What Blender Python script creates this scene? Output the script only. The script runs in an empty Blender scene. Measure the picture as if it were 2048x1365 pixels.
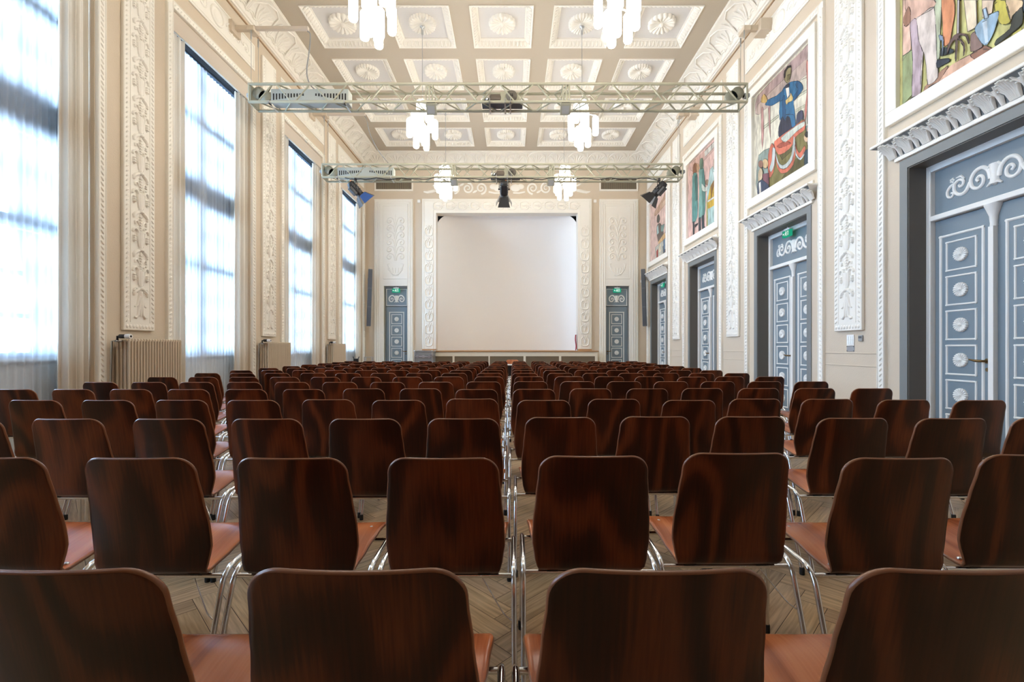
import bpy, math, random
from math import pi, sin, cos, sqrt, atan2
from mathutils import Vector, Matrix

S = bpy.context.scene
COL = S.collection
random.seed(7)

# ------------------------------------------------------------------ camera, sky, exposure
EYE = 1.16            # camera height
F = 920.0             # focal length in pixels of the 2048 px wide frame
VX, VY = 1024.7, 696.0
cam_d = bpy.data.cameras.new('camera')
cam = bpy.data.objects.new('camera', cam_d)
COL.objects.link(cam)
cam.location = (0, 0, EYE)
cam.rotation_euler = (pi/2, 0, 0)
cam_d.sensor_width = 36.0
cam_d.lens = F/2048*36.0
cam_d.shift_x = (1024-VX)/2048
cam_d.shift_y = (VY-682.5)/2048
cam_d.clip_start = 0.02
cam_d.clip_end = 200
S.camera = cam

world = bpy.data.worlds.new('overcast_sky')
S.world = world
world.use_nodes = True
bg = world.node_tree.nodes['Background']
bg.inputs['Color'].default_value = (0.60, 0.83, 1.13, 1)
bg.inputs['Strength'].default_value = 22.0

S.view_settings.view_transform = 'Standard'
S.view_settings.look = 'None'
S.view_settings.exposure = 0.23
S.view_settings.gamma = 1.0
S.view_settings.use_curve_mapping = False
try:
    S.cycles.max_bounces = 10
    S.cycles.diffuse_bounces = 6
    S.cycles.transparent_max_bounces = 12
    S.cycles.use_denoising = True
    S.cycles.sample_clamp_indirect = 6.0
    S.cycles.caustics_reflective = False
    S.cycles.caustics_refractive = False
except Exception:
    pass

LAMP_STRENGTH = 22.0
LAMP_COLOR = (1.0, 0.925, 0.815)

# ------------------------------------------------------------------ hall measures
XL, XR = -4.81, 4.41
YB, YF = 15.13, -3.2
ZC = 7.435
XC = -0.2
COVE = 0.5
ZCOVE = 7.14
BAY = 3.15
BAYW = 2.19
LB = [3.22+BAY*k for k in (-1, 0, 1, 2, 3)]
RB = [3.33+BAY*k for k in (0, 1, 2, 3)]
for i, s in enumerate(LB):       # daylight portals in the window openings
    ld = bpy.data.lights.new('window_portal', 'AREA')
    ld.shape = 'RECTANGLE'; ld.size = 4.5; ld.size_y = 1.95
    ld.cycles.is_portal = True
    lo = bpy.data.objects.new('window_portal', ld)
    COL.objects.link(lo)
    lo.location = (XL-0.62, s+BAYW/2, 3.35)
    lo.rotation_euler = (0, -pi/2, 0)


# ------------------------------------------------------------------ helpers: materials
def srgb(r, g, b):
    def c(v):
        v /= 255.0
        return v/12.92 if v <= 0.04045 else ((v+0.055)/1.055)**2.4
    return (c(r), c(g), c(b), 1)


def mat(name, color, rough=0.6, metal=0.0, bump=0.0, bscale=60.0, spec=None, vary=0.0, coat=0.0):
    m = bpy.data.materials.new(name)
    m.use_nodes = True
    nt = m.node_tree
    b = nt.nodes['Principled BSDF']
    b.inputs['Base Color'].default_value = color
    b.inputs['Roughness'].default_value = rough
    b.inputs['Metallic'].default_value = metal
    if coat:
        b.inputs['Coat Weight'].default_value = coat
        b.inputs['Coat Roughness'].default_value = 0.2
    if spec is not None:
        b.inputs['Specular IOR Level'].default_value = spec
    if bump or vary:
        tc = nt.nodes.new('ShaderNodeTexCoord')
        n = nt.nodes.new('ShaderNodeTexNoise')
        n.inputs['Scale'].default_value = bscale
        n.inputs['Detail'].default_value = 3
        nt.links.new(tc.outputs['Object'], n.inputs['Vector'])
        if bump:
            bp = nt.nodes.new('ShaderNodeBump')
            bp.inputs['Strength'].default_value = bump
            bp.inputs['Distance'].default_value = 0.01
            nt.links.new(n.outputs['Fac'], bp.inputs['Height'])
            nt.links.new(bp.outputs['Normal'], b.inputs['Normal'])
        if vary:
            n2 = nt.nodes.new('ShaderNodeTexNoise')
            n2.inputs['Scale'].default_value = 1.3
            n2.inputs['Detail'].default_value = 4
            nt.links.new(tc.outputs['Object'], n2.inputs['Vector'])
            mx = nt.nodes.new('ShaderNodeMix')
            mx.data_type = 'RGBA'
            mx.inputs[6].default_value = tuple(max(0, c*(1-vary)) for c in color[:3])+(1,)
            mx.inputs[7].default_value = tuple(min(1, c*(1+vary)) for c in color[:3])+(1,)
            nt.links.new(n2.outputs['Fac'], mx.inputs[0])
            nt.links.new(mx.outputs[2], b.inputs['Base Color'])
    return m


def emit(name, color, strength):
    m = bpy.data.materials.new(name)
    m.use_nodes = True
    nt = m.node_tree
    nt.nodes.remove(nt.nodes['Principled BSDF'])
    e = nt.nodes.new('ShaderNodeEmission')
    e.inputs['Color'].default_value = tuple(color)+(1,)
    e.inputs['Strength'].default_value = strength
    nt.links.new(e.outputs[0], nt.nodes['Material Output'].inputs[0])
    return m


def wood_mat(name, dark, mid, light, rough, scale=1.0):
    """Figured veneer; grain runs along V of the UV map; every object gets its own cut."""
    m = bpy.data.materials.new(name)
    m.use_nodes = True
    nt = m.node_tree
    N, L = nt.nodes, nt.links
    b = N['Principled BSDF']
    uv = N.new('ShaderNodeUVMap')
    oi = N.new('ShaderNodeObjectInfo')
    mul = N.new('ShaderNodeMath'); mul.operation = 'MULTIPLY'; mul.inputs[1].default_value = 37.0
    L.new(oi.outputs['Random'], mul.inputs[0])
    cmb = N.new('ShaderNodeCombineXYZ')
    for i in range(3):
        L.new(mul.outputs[0], cmb.inputs[i])
    add = N.new('ShaderNodeVectorMath'); add.operation = 'ADD'
    L.new(uv.outputs[0], add.inputs[0]); L.new(cmb.outputs[0], add.inputs[1])
    mp = N.new('ShaderNodeMapping')
    mp.inputs['Scale'].default_value = (2.4*scale, 0.75*scale, 1)
    L.new(add.outputs[0], mp.inputs[0])
    n1 = N.new('ShaderNodeTexNoise'); n1.inputs['Scale'].default_value = 1.7; n1.inputs['Detail'].default_value = 1.2
    L.new(mp.outputs[0], n1.inputs['Vector'])
    w = N.new('ShaderNodeMath'); w.operation = 'MULTIPLY'; w.inputs[1].default_value = 30.0
    L.new(n1.outputs['Fac'], w.inputs[0])
    s = N.new('ShaderNodeMath'); s.operation = 'SINE'
    L.new(w.outputs[0], s.inputs[0])
    s2 = N.new('ShaderNodeMath'); s2.operation = 'MULTIPLY_ADD'; s2.inputs[1].default_value = 0.5; s2.inputs[2].default_value = 0.5
    L.new(s.outputs[0], s2.inputs[0])
    mp2 = N.new('ShaderNodeMapping')
    mp2.inputs['Scale'].default_value = (150*scale, 7*scale, 1)
    L.new(add.outputs[0], mp2.inputs[0])
    n2 = N.new('ShaderNodeTexNoise'); n2.inputs['Scale'].default_value = 1.0; n2.inputs['Detail'].default_value = 4
    L.new(mp2.outputs[0], n2.inputs['Vector'])
    fm = N.new('ShaderNodeMath'); fm.operation = 'MULTIPLY_ADD'; fm.inputs[1].default_value = 0.55; fm.inputs[2].default_value = 0.0
    L.new(n2.outputs['Fac'], fm.inputs[0])
    f2 = N.new('ShaderNodeMath'); f2.operation = 'MULTIPLY_ADD'; f2.inputs[1].default_value = 0.5
    L.new(s2.outputs[0], f2.inputs[0]); L.new(fm.outputs[0], f2.inputs[2])
    cr = N.new('ShaderNodeValToRGB')
    cr.color_ramp.elements[0].position = 0.12; cr.color_ramp.elements[0].color = dark
    cr.color_ramp.elements[1].position = 0.85; cr.color_ramp.elements[1].color = light
    e = cr.color_ramp.elements.new(0.48); e.color = mid
    L.new(f2.outputs[0], cr.inputs[0])
    # tone differs from chair to chair
    hs = N.new('ShaderNodeHueSaturation')
    hv = N.new('ShaderNodeMath'); hv.operation = 'MULTIPLY_ADD'; hv.inputs[1].default_value = 0.5; hv.inputs[2].default_value = 0.78
    L.new(oi.outputs['Random'], hv.inputs[0])
    L.new(hv.outputs[0], hs.inputs['Value'])
    L.new(cr.outputs[0], hs.inputs['Color'])
    L.new(hs.outputs[0], b.inputs['Base Color'])
    b.inputs['Roughness'].default_value = rough
    b.inputs['Specular IOR Level'].default_value = 0.32
    return m


def parquet_mat():
    m = bpy.data.materials.new('oak_parquet')
    m.use_nodes = True
    nt = m.node_tree
    N, L = nt.nodes, nt.links
    b = N['Principled BSDF']
    at = N.new('ShaderNodeAttribute'); at.attribute_name = 'tone'
    uv = N.new('ShaderNodeUVMap')
    mp = N.new('ShaderNodeMapping'); mp.inputs['Scale'].default_value = (4, 70, 1)
    L.new(uv.outputs[0], mp.inputs[0])
    n = N.new('ShaderNodeTexNoise'); n.inputs['Scale'].default_value = 1.0; n.inputs['Detail'].default_value = 5
    L.new(mp.outputs[0], n.inputs['Vector'])
    cr = N.new('ShaderNodeValToRGB')
    cr.color_ramp.elements[0].position = 0.3; cr.color_ramp.elements[0].color = srgb(164, 134, 100)
    cr.color_ramp.elements[1].position = 0.7; cr.color_ramp.elements[1].color = srgb(218, 188, 150)
    L.new(n.outputs['Fac'], cr.inputs[0])
    mx = N.new('ShaderNodeMix'); mx.data_type = 'RGBA'; mx.blend_type = 'MULTIPLY'; mx.inputs[0].default_value = 1.0
    L.new(cr.outputs[0], mx.inputs[6]); L.new(at.outputs['Color'], mx.inputs[7])
    L.new(mx.outputs[2], b.inputs['Base Color'])
    b.inputs['Roughness'].default_value = 0.33
    return m


def sheer_mat(name, tr, color, dif=0.35):
    m = bpy.data.materials.new(name)
    m.use_nodes = True
    nt = m.node_tree
    N, L = nt.nodes, nt.links
    N.remove(N['Principled BSDF'])
    t = N.new('ShaderNodeBsdfTransparent'); t.inputs[0].default_value = (1, 1, 1, 1)
    tl = N.new('ShaderNodeBsdfTranslucent'); tl.inputs[0].default_value = color
    df = N.new('ShaderNodeBsdfDiffuse'); df.inputs[0].default_value = color
    m1 = N.new('ShaderNodeMixShader'); m1.inputs[0].default_value = dif
    L.new(tl.outputs[0], m1.inputs[1]); L.new(df.outputs[0], m1.inputs[2])
    m2 = N.new('ShaderNodeMixShader'); m2.inputs[0].default_value = tr
    L.new(m1.outputs[0], m2.inputs[1]); L.new(t.outputs[0], m2.inputs[2])
    L.new(m2.outputs[0], N['Material Output'].inputs[0])
    return m


def glass_mat():
    m = bpy.data.materials.new('window_glass')
    m.use_nodes = True
    nt = m.node_tree
    N, L = nt.nodes, nt.links
    N.remove(N['Principled BSDF'])
    t = N.new('ShaderNodeBsdfTransparent'); t.inputs[0].default_value = (0.93, 0.97, 1, 1)
    g = N.new('ShaderNodeBsdfGlossy'); g.inputs['Roughness'].default_value = 0.02
    fr = N.new('ShaderNodeFresnel'); fr.inputs[0].default_value = 1.45
    mm = N.new('ShaderNodeMixShader')
    L.new(fr.outputs[0], mm.inputs[0]); L.new(t.outputs[0], mm.inputs[1]); L.new(g.outputs[0], mm.inputs[2])
    L.new(mm.outputs[0], N['Material Output'].inputs[0])
    return m


def paint_mat():
    m = bpy.data.materials.new('mural_paint')
    m.use_nodes = True
    nt = m.node_tree
    N, L = nt.nodes, nt.links
    b = N['Principled BSDF']
    at = N.new('ShaderNodeAttribute'); at.attribute_name = 'tone'
    tc = N.new('ShaderNodeTexCoord')
    n = N.new('ShaderNodeTexNoise'); n.inputs['Scale'].default_value = 14; n.inputs['Detail'].default_value = 6
    mp = N.new('ShaderNodeMapping'); mp.inputs['Scale'].default_value = (1, 1, 0.35)
    L.new(tc.outputs['Object'], mp.inputs[0]); L.new(mp.outputs[0], n.inputs['Vector'])
    cr = N.new('ShaderNodeValToRGB')
    cr.color_ramp.elements[0].position = 0.32; cr.color_ramp.elements[0].color = (0.55, 0.52, 0.5, 1)
    cr.color_ramp.elements[1].position = 0.62; cr.color_ramp.elements[1].color = (1.05, 1.05, 1.05, 1)
    L.new(n.outputs['Fac'], cr.inputs[0])
    mx = N.new('ShaderNodeMix'); mx.data_type = 'RGBA'; mx.blend_type = 'MULTIPLY'; mx.inputs[0].default_value = 0.85
    L.new(at.outputs['Color'], mx.inputs[6]); L.new(cr.outputs[0], mx.inputs[7])
    L.new(mx.outputs[2], b.inputs['Base Color'])
    b.inputs['Roughness'].default_value = 0.7
    return m


M = {}
M['wall'] = mat('beige_wall_plaster', srgb(207, 193, 173), 0.85, bump=0.25, bscale=90, vary=0.04)
M['ceil'] = mat('greige_ceiling', srgb(184, 173, 155), 0.85, bump=0.1, bscale=70)
M['white'] = mat('white_plaster', srgb(238, 235, 226), 0.7, bump=0.08, bscale=60)
M['darkwall'] = mat('brown_rear_wall', srgb(120, 98, 78), 0.8)
M['cream'] = mat('cream_plaster', srgb(226, 220, 203), 0.75)
M['coffer'] = mat('coffer_white', srgb(212, 210, 207), 0.8)
M['pelmet'] = mat('grey_pelmet', srgb(205, 194, 180), 0.7)
M['brown'] = mat('brown_line', srgb(150, 122, 92), 0.8)
M['slate'] = mat('slate_door_paint', srgb(117, 131, 140), 0.42, bump=0.05, bscale=120)
M['arch'] = mat('architrave_grey_and_shade', srgb(122, 126, 126), 0.5)  # architrave paint; also colours in the shadow behind the cornice shells
M['reveal'] = mat('dark_taupe_reveal', srgb(96, 91, 84), 0.5)
M['doorwhite'] = mat('white_door_moulding', srgb(232, 232, 228), 0.5)
M['brass'] = mat('aged_brass', srgb(120, 96, 62), 0.35, 0.9)
M['steel'] = mat('brushed_steel', srgb(185, 188, 190), 0.3, 1.0)
M['chrome'] = mat('chrome_tube', srgb(225, 227, 230), 0.12, 1.0)
M['rubber'] = mat('black_rubber', srgb(20, 20, 22), 0.6)
M['truss'] = mat('sage_truss_paint', srgb(176, 174, 152), 0.42)
M['trussdark'] = mat('grey_truss_plate', srgb(150, 150, 134), 0.5)
M['housing'] = mat('pale_grey_housing', srgb(178, 184, 178), 0.5)
M['dark'] = mat('black_metal', srgb(26, 26, 28), 0.45)
M['darkblue'] = mat('dark_blue_grey', srgb(48, 58, 72), 0.6)
M['motor'] = mat('motor_brown', srgb(112, 102, 92), 0.5, 0.3)
M['drum'] = mat('grey_drum', srgb(118, 112, 104), 0.6, 0.2)
M['drape'] = sheer_mat('oatmeal_drape', 0.0, srgb(218, 209, 194), 0.93)
M['sheer'] = sheer_mat('white_sheer', 0.60, srgb(246, 248, 250))
M['rad'] = mat('beige_radiator', srgb(206, 192, 170), 0.5)
M['winframe'] = mat('grey_window_frame', srgb(96, 112, 128), 0.5)
M['glass'] = glass_mat()
M['sillpaint'] = mat('grey_sill_paint', srgb(196, 206, 214), 0.6)
M['lamp'] = emit('lit_glass_tube', LAMP_COLOR, LAMP_STRENGTH)
M['lampmetal'] = mat('white_lamp_metal', srgb(238, 234, 224), 0.35)
M['shell'] = wood_mat('walnut_plywood_shade_tone', srgb(26, 10, 6), srgb(60, 25, 12), srgb(106, 52, 26), 0.3)  # outer face: walnut brown deepened to paint in the shade on the backs
M['seat'] = wood_mat('seat_veneer_lit_tone', srgb(124, 62, 34), srgb(160, 90, 52), srgb(180, 110, 68), 0.26)  # inner face: same veneer in a lighter tone, as if lit from above
M['plyedge'] = mat('plywood_edge', srgb(128, 82, 54), 0.28)  # pale ply edge, lightened further to paint the highlight along the rim
M['parquet'] = parquet_mat()
M['seam'] = mat('parquet_seam', srgb(58, 42, 28), 0.7)
M['oakstage'] = mat('stage_oak', srgb(176, 134, 92), 0.45, vary=0.08)
M['panel'] = mat('speckled_brown_panel', srgb(112, 100, 82), 0.8, vary=0.2)
M['cyc'] = mat('cream_stage_shell', srgb(248, 249, 248), 0.85)
M['black'] = mat('black_void', srgb(40, 36, 34), 0.9)
M['red'] = mat('red_cloth', srgb(150, 24, 40), 0.9)
M['green'] = emit('lit_exit_green', (0.02, 0.38, 0.22), 0.8)
M['signwhite'] = mat('sign_white', srgb(240, 244, 242), 0.5)
M['signlit'] = emit('lit_sign_white', (0.85, 1.0, 0.93), 0.9)
M['speaker'] = mat('speaker_grey', srgb(92, 94, 98), 0.55)
M['grillegrey'] = mat('grille_grey', srgb(74, 76, 80), 0.6)
M['plastic'] = mat('white_plastic', srgb(236, 236, 234), 0.4)
M['case'] = mat('grey_case_panel', srgb(142, 148, 154), 0.5)
M['alu'] = mat('case_aluminium', srgb(200, 202, 204), 0.3, 0.9)
M['grey'] = mat('mid_grey_plastic', srgb(150, 152, 152), 0.5)
M['orange'] = mat('orange_tag', srgb(230, 130, 60), 0.5)
M['doorstrip'] = mat('barn_door_inside', srgb(150, 146, 136), 0.5)
M['bluegel'] = mat('blue_barn_door', srgb(40, 82, 150), 0.4)
M['paint'] = paint_mat()
M['vent'] = mat('vent_slats', srgb(140, 128, 108), 0.6)
M['tabletop'] = mat('white_table_top', srgb(232, 230, 224), 0.4)


# ------------------------------------------------------------------ helpers: meshes
class MB:
    def __init__(self):
        self.v = []; self.f = []; self.m = []; self.uv = None; self.tone = []; self.sm = []

    def add(self, vs, fs, mi=0, smooth=False):
        o = len(self.v)
        self.v.extend(vs)
        for f in fs:
            self.f.append(tuple(i+o for i in f)); self.m.append(mi); self.sm.append(smooth)

    def box(self, x0, x1, y0, y1, z0, z1, mi=0):
        vs = [(x0, y0, z0), (x1, y0, z0), (x1, y1, z0), (x0, y1, z0), (x0, y0, z1), (x1, y0, z1), (x1, y1, z1), (x0, y1, z1)]
        fs = [(0, 3, 2, 1), (4, 5, 6, 7), (0, 1, 5, 4), (1, 2, 6, 5), (2, 3, 7, 6), (3, 0, 4, 7)]
        self.add(vs, fs, mi)

    def bbox(self, x0, x1, y0, y1, z0, z1, r=0.004, mi=0):
        """box with chamfered edges along all sides"""
        vs = []
        idx = {}
        for ix, X in enumerate((x0, x1)):
            for iy, Y in enumerate((y0, y1)):
                for iz, Z in enumerate((z0, z1)):
                    sx, sy, sz = (1, -1)[ix], (1, -1)[iy], (1, -1)[iz]
                    idx[ix, iy, iz, 0] = len(vs); vs.append((X, Y+sy*r, Z+sz*r))
                    idx[ix, iy, iz, 1] = len(vs); vs.append((X+sx*r, Y, Z+sz*r))
                    idx[ix, iy, iz, 2] = len(vs); vs.append((X+sx*r, Y+sy*r, Z))
        fs = []
        for i in (0, 1):
            fs.append([idx[i, 0, 0, 0], idx[i, 1, 0, 0], idx[i, 1, 1, 0], idx[i, 0, 1, 0]])
            fs.append([idx[0, i, 0, 1], idx[1, i, 0, 1], idx[1, i, 1, 1], idx[0, i, 1, 1]])
            fs.append([idx[0, 0, i, 2], idx[1, 0, i, 2], idx[1, 1, i, 2], idx[0, 1, i, 2]])
        for a in (0, 1):
            for b in (0, 1):
                fs.append([idx[a, b, 0, 0], idx[a, b, 1, 0], idx[a, b, 1, 1], idx[a, b, 0, 1]])
                fs.append([idx[a, 0, b, 0], idx[a, 1, b, 0], idx[a, 1, b, 2], idx[a, 0, b, 2]])
                fs.append([idx[0, a, b, 1], idx[1, a, b, 1], idx[1, a, b, 2], idx[0, a, b, 2]])
        for a in (0, 1):
            for b in (0, 1):
                for c in (0, 1):
                    fs.append([idx[a, b, c, 0], idx[a, b, c, 1], idx[a, b, c, 2]])
        self.add(vs, fs, mi)

    def tube(self, pts, r, n=8, mi=0, cap=True, closed=False):
        P = [Vector(p) for p in pts]
        k = len(P)
        rs = r if isinstance(r, (list, tuple)) else [r]*k
        vs = []
        prev = None
        for i, p in enumerate(P):
            if closed:
                t = P[(i+1) % k]-P[i-1]
            else:
                t = P[min(i+1, k-1)]-P[max(i-1, 0)]
            t.normalize()
            if prev is None:
                a = Vector((0, 0, 1)) if abs(t.z) < 0.9 else Vector((1, 0, 0))
                nrm = t.cross(a).normalized()
            else:
                nrm = (prev-t*prev.dot(t))
                if nrm.length < 1e-6:
                    nrm = t.cross(Vector((1, 0, 0.3)))
                nrm.normalize()
            prev = nrm
            bn = t.cross(nrm)
            for j in range(n):
                a = 2*pi*j/n
                vs.append(tuple(p+(nrm*cos(a)+bn*sin(a))*rs[i]))
        fs = []
        for i in range(k-1 if not closed else k):
            for j in range(n):
                i2 = (i+1) % k
                fs.append((i*n+j, i*n+(j+1) % n, i2*n+(j+1) % n, i2*n+j))
        self.add(vs, fs, mi, True)
        if cap and not closed:
            self.add(vs[:n], [tuple(range(n))[::-1]], mi)
            self.add(vs[-n:], [tuple(range(n))], mi)

    def lathe(self, prof, n=16, mi=0, axis='z', c=(0, 0, 0), smooth=True):
        """prof: list of (r, h)"""
        vs = []
        for r, h in prof:
            for j in range(n):
                a = 2*pi*j/n
                x, y = r*cos(a), r*sin(a)
                if axis == 'z':
                    q = (x, y, h)
                elif axis == 'y':
                    q = (x, h, y)
                else:
                    q = (h, x, y)
                vs.append((q[0]+c[0], q[1]+c[1], q[2]+c[2]))
        fs = []
        for i in range(len(prof)-1):
            for j in range(n):
                fs.append((i*n+j, i*n+(j+1) % n, (i+1)*n+(j+1) % n, (i+1)*n+j))
        self.add(vs, fs, mi, smooth)
        if prof[0][0] > 1e-5:
            self.add(vs[:n], [tuple(range(n))[::-1]], mi)
        if prof[-1][0] > 1e-5:
            self.add(vs[-n:], [tuple(range(n))], mi)

    def cyl(self, c, r, h0, h1, axis='z', n=16, mi=0):
        self.lathe([(r, h0), (r, h1)], n, mi, axis, c)

    # relief work: 2-D drawing (u, v) raised by h on a surface P(u, v, h)
    def stroke(self, pts, w, h, P=None, mi=0, closed=False):
        P = P or flat
        k = len(pts)
        ws = w if isinstance(w, (list, tuple)) else [w]*k
        vs = []
        for i in range(k):
            if closed:
                a, b = pts[i-1], pts[(i+1) % k]
            else:
                a, b = pts[max(i-1, 0)], pts[min(i+1, k-1)]
            tx, ty = b[0]-a[0], b[1]-a[1]
            l = sqrt(tx*tx+ty*ty) or 1
            nx, ny = -ty/l, tx/l
            hh = h*(0.4+0.6*ws[i]/max(ws))
            for c, q in ((-1, 0), (-0.65, 0.75), (0, 1), (0.65, 0.75), (1, 0)):
                vs.append(P(pts[i][0]+nx*c*ws[i], pts[i][1]+ny*c*ws[i], q*hh))
        fs = []
        for i in range(k if closed else k-1):
            i2 = (i+1) % k
            for j in range(4):
                fs.append((i*5+j, i2*5+j, i2*5+j+1, i*5+j+1))
        self.add(vs, fs, mi, True)
        if not closed:
            self.add(vs[:5], [(0, 1, 2, 3, 4)], mi)
            self.add(vs[-5:], [(4, 3, 2, 1, 0)], mi)

    def blob(self, cu, cv, ru, rv, h, P=None, rot=0.0, n=8, mi=0, rings=2):
        P = P or flat
        vs = []
        cr, sr = cos(rot), sin(rot)
        for i in range(rings):
            t = i/rings
            q = cos(t*pi/2)
            for j in range(n):
                a = 2*pi*j/n
                x, y = ru*q*cos(a), rv*q*sin(a)
                vs.append(P(cu+x*cr-y*sr, cv+x*sr+y*cr, h*sin(t*pi/2)))
        vs.append(P(cu, cv, h))
        fs = []
        for i in range(rings-1):
            for j in range(n):
                fs.append((i*n+j, i*n+(j+1) % n, (i+1)*n+(j+1) % n, (i+1)*n+j))
        for j in range(n):
            fs.append(((rings-1)*n+j, (rings-1)*n+(j+1) % n, rings*n))
        self.add(vs, fs, mi, True)

    def mesh(self, name):
        me = bpy.data.meshes.new(name)
        me.from_pydata(self.v, [], self.f)
        me.polygons.foreach_set('material_index', self.m)
        me.polygons.foreach_set('use_smooth', self.sm)
        if self.uv:
            ul = me.uv_layers.new(name='UVMap')
            for i, l in enumerate(me.loops):
                ul.data[i].uv = self.uv[l.vertex_index]
        if self.tone:
            ca = me.color_attributes.new('tone', 'FLOAT_COLOR', 'CORNER')
            for p in me.polygons:
                for li in p.loop_indices:
                    ca.data[li].color = self.tone[p.index]
        me.update()
        return me


def flat(u, v, h):
    return (u, -h, v)


def ob(name, mb, mats, parent=None, loc=(0, 0, 0), rotz=0.0, kind=None):
    me = mb.mesh(name) if isinstance(mb, MB) else mb
    if isinstance(mb, MB):
        for m in (mats if isinstance(mats, (list, tuple)) else [mats]):
            me.materials.append(M[m])
    o = bpy.data.objects.new(name, me)
    COL.objects.link(o)
    o.location = loc
    o.rotation_euler = (0, 0, rotz)
    if parent is not None:
        o.parent = parent
    if kind:
        o['kind'] = kind
    return o


def thing(name, label, cat, loc=(0, 0, 0), rotz=0.0, group=None, kind=None):
    o = bpy.data.objects.new(name, None)
    o.empty_display_size = 0.1
    COL.objects.link(o)
    o.location = loc
    o.rotation_euler = (0, 0, rotz)
    return tag(o, label, cat, group, kind)


def tag(o, label, cat, group=None, kind=None):
    if label: o['label'] = label
    if cat: o['category'] = cat
    if group: o['group'] = group
    if kind: o['kind'] = kind
    return o


def dup(o, parent=None):
    c = o.copy()
    COL.objects.link(c)
    if parent is not None:
        c.parent = parent
    for ch in list(o.children):
        dup(ch, c)
    return c


LW, RW = pi/2, -pi/2      # rotations that turn a piece facing -Y onto the left / right wall
ORD = ['zeroth', 'first', 'second', 'third', 'fourth', 'fifth', 'sixth', 'seventh', 'eighth', 'ninth', 'tenth',
       'eleventh', 'twelfth', 'thirteenth', 'fourteenth', 'fifteenth', 'sixteenth']


def arc(cx, cy, r, a0, a1, n=10, ry=None):
    ry = ry or r
    return [(cx+r*cos(a0+(a1-a0)*i/n), cy+ry*sin(a0+(a1-a0)*i/n)) for i in range(n+1)]


def spiral(cx, cy, r0, r1, a0, turns, n=26):
    return [(cx+(r0+(r1-r0)*i/n)*cos(a0+turns*2*pi*i/n), cy+(r0+(r1-r0)*i/n)*sin(a0+turns*2*pi*i/n)) for i in range(n+1)]


def taper(n, w0, w1):
    return [w0+(w1-w0)*i/(n-1) for i in range(n)]


def rect_mould(mb, x0, x1, z0, z1, w, h, mi=0, y=0.0):
    """a rectangular moulding drawn as four bars with a rounded section"""
    P = lambda u, v, q: (u, y-q, v)
    for (a, b, c, d) in ((x0-w, x1+w, z0, z0), (x0-w, x1+w, z1, z1)):
        mb.stroke([(a, c), (b, d)], w, h, P, mi)
    for x in (x0, x1):
        mb.stroke([(x, z0-w), (x, z1+w)], w, h, P, mi)


# ------------------------------------------------------------------ floor
def build_floor():
    L_, W_ = 0.66, 0.11
    n = 6
    b = MB()
    b.uv = []
    c, s = cos(pi/4), sin(pi/4)
    x0, x1, y0, y1 = XL-0.45, XR+0.6, YF, YB
    rnd = random.Random(3)
    base = (0, 0, -0.002)
    b.box(x0, x1, y0, y1, -0.1, -0.002, 1)
    b.uv += [(0, 0)]*8
    b.tone += [(1, 1, 1, 1)]*6
    g = 0.0012
    for a in range(-30, 40):
        for k in range(-140, 160):
            for hv in (0, 1):
                if hv == 0:
                    ox, oy = k+a*n, k-a*n
                    r = (ox, ox+n, oy, oy+1)
                else:
                    ox, oy = k+a*n, k+1-a*n
                    r = (ox, ox+1, oy, oy+n)
                p = [(r[0]*W_+g, r[2]*W_+g), (r[1]*W_-g, r[2]*W_+g), (r[1]*W_-g, r[3]*W_-g), (r[0]*W_+g, r[3]*W_-g)]
                q = [(px*c-py*s, px*s+py*c+5) for px, py in p]
                cx = sum(t[0] for t in q)/4
                cy = sum(t[1] for t in q)/4
                if cx < x0+0.3 or cx > x1-0.3 or cy < y0+0.3 or cy > y1-0.9:
                    continue
                b.add([(t[0], t[1], 0.0) for t in q], [(0, 1, 2, 3)], 0)
                ou, ov = rnd.random()*40, rnd.random()*40
                if hv == 0:
                    b.uv += [(t[0]+ou, t[1]+ov) for t in p]
                else:
                    b.uv += [(t[1]+ou, t[0]+ov) for t in p]
                v = 0.80+rnd.random()*0.44
                b.tone.append((v, v*(0.97+rnd.random()*0.04), v*(0.92+rnd.random()*0.08), 1))
    o = ob('floor', b, ['parquet', 'seam'], kind='structure')
    tag(o, 'worn oak herringbone parquet floor under the rows of chairs', 'floor')


build_floor()


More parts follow.
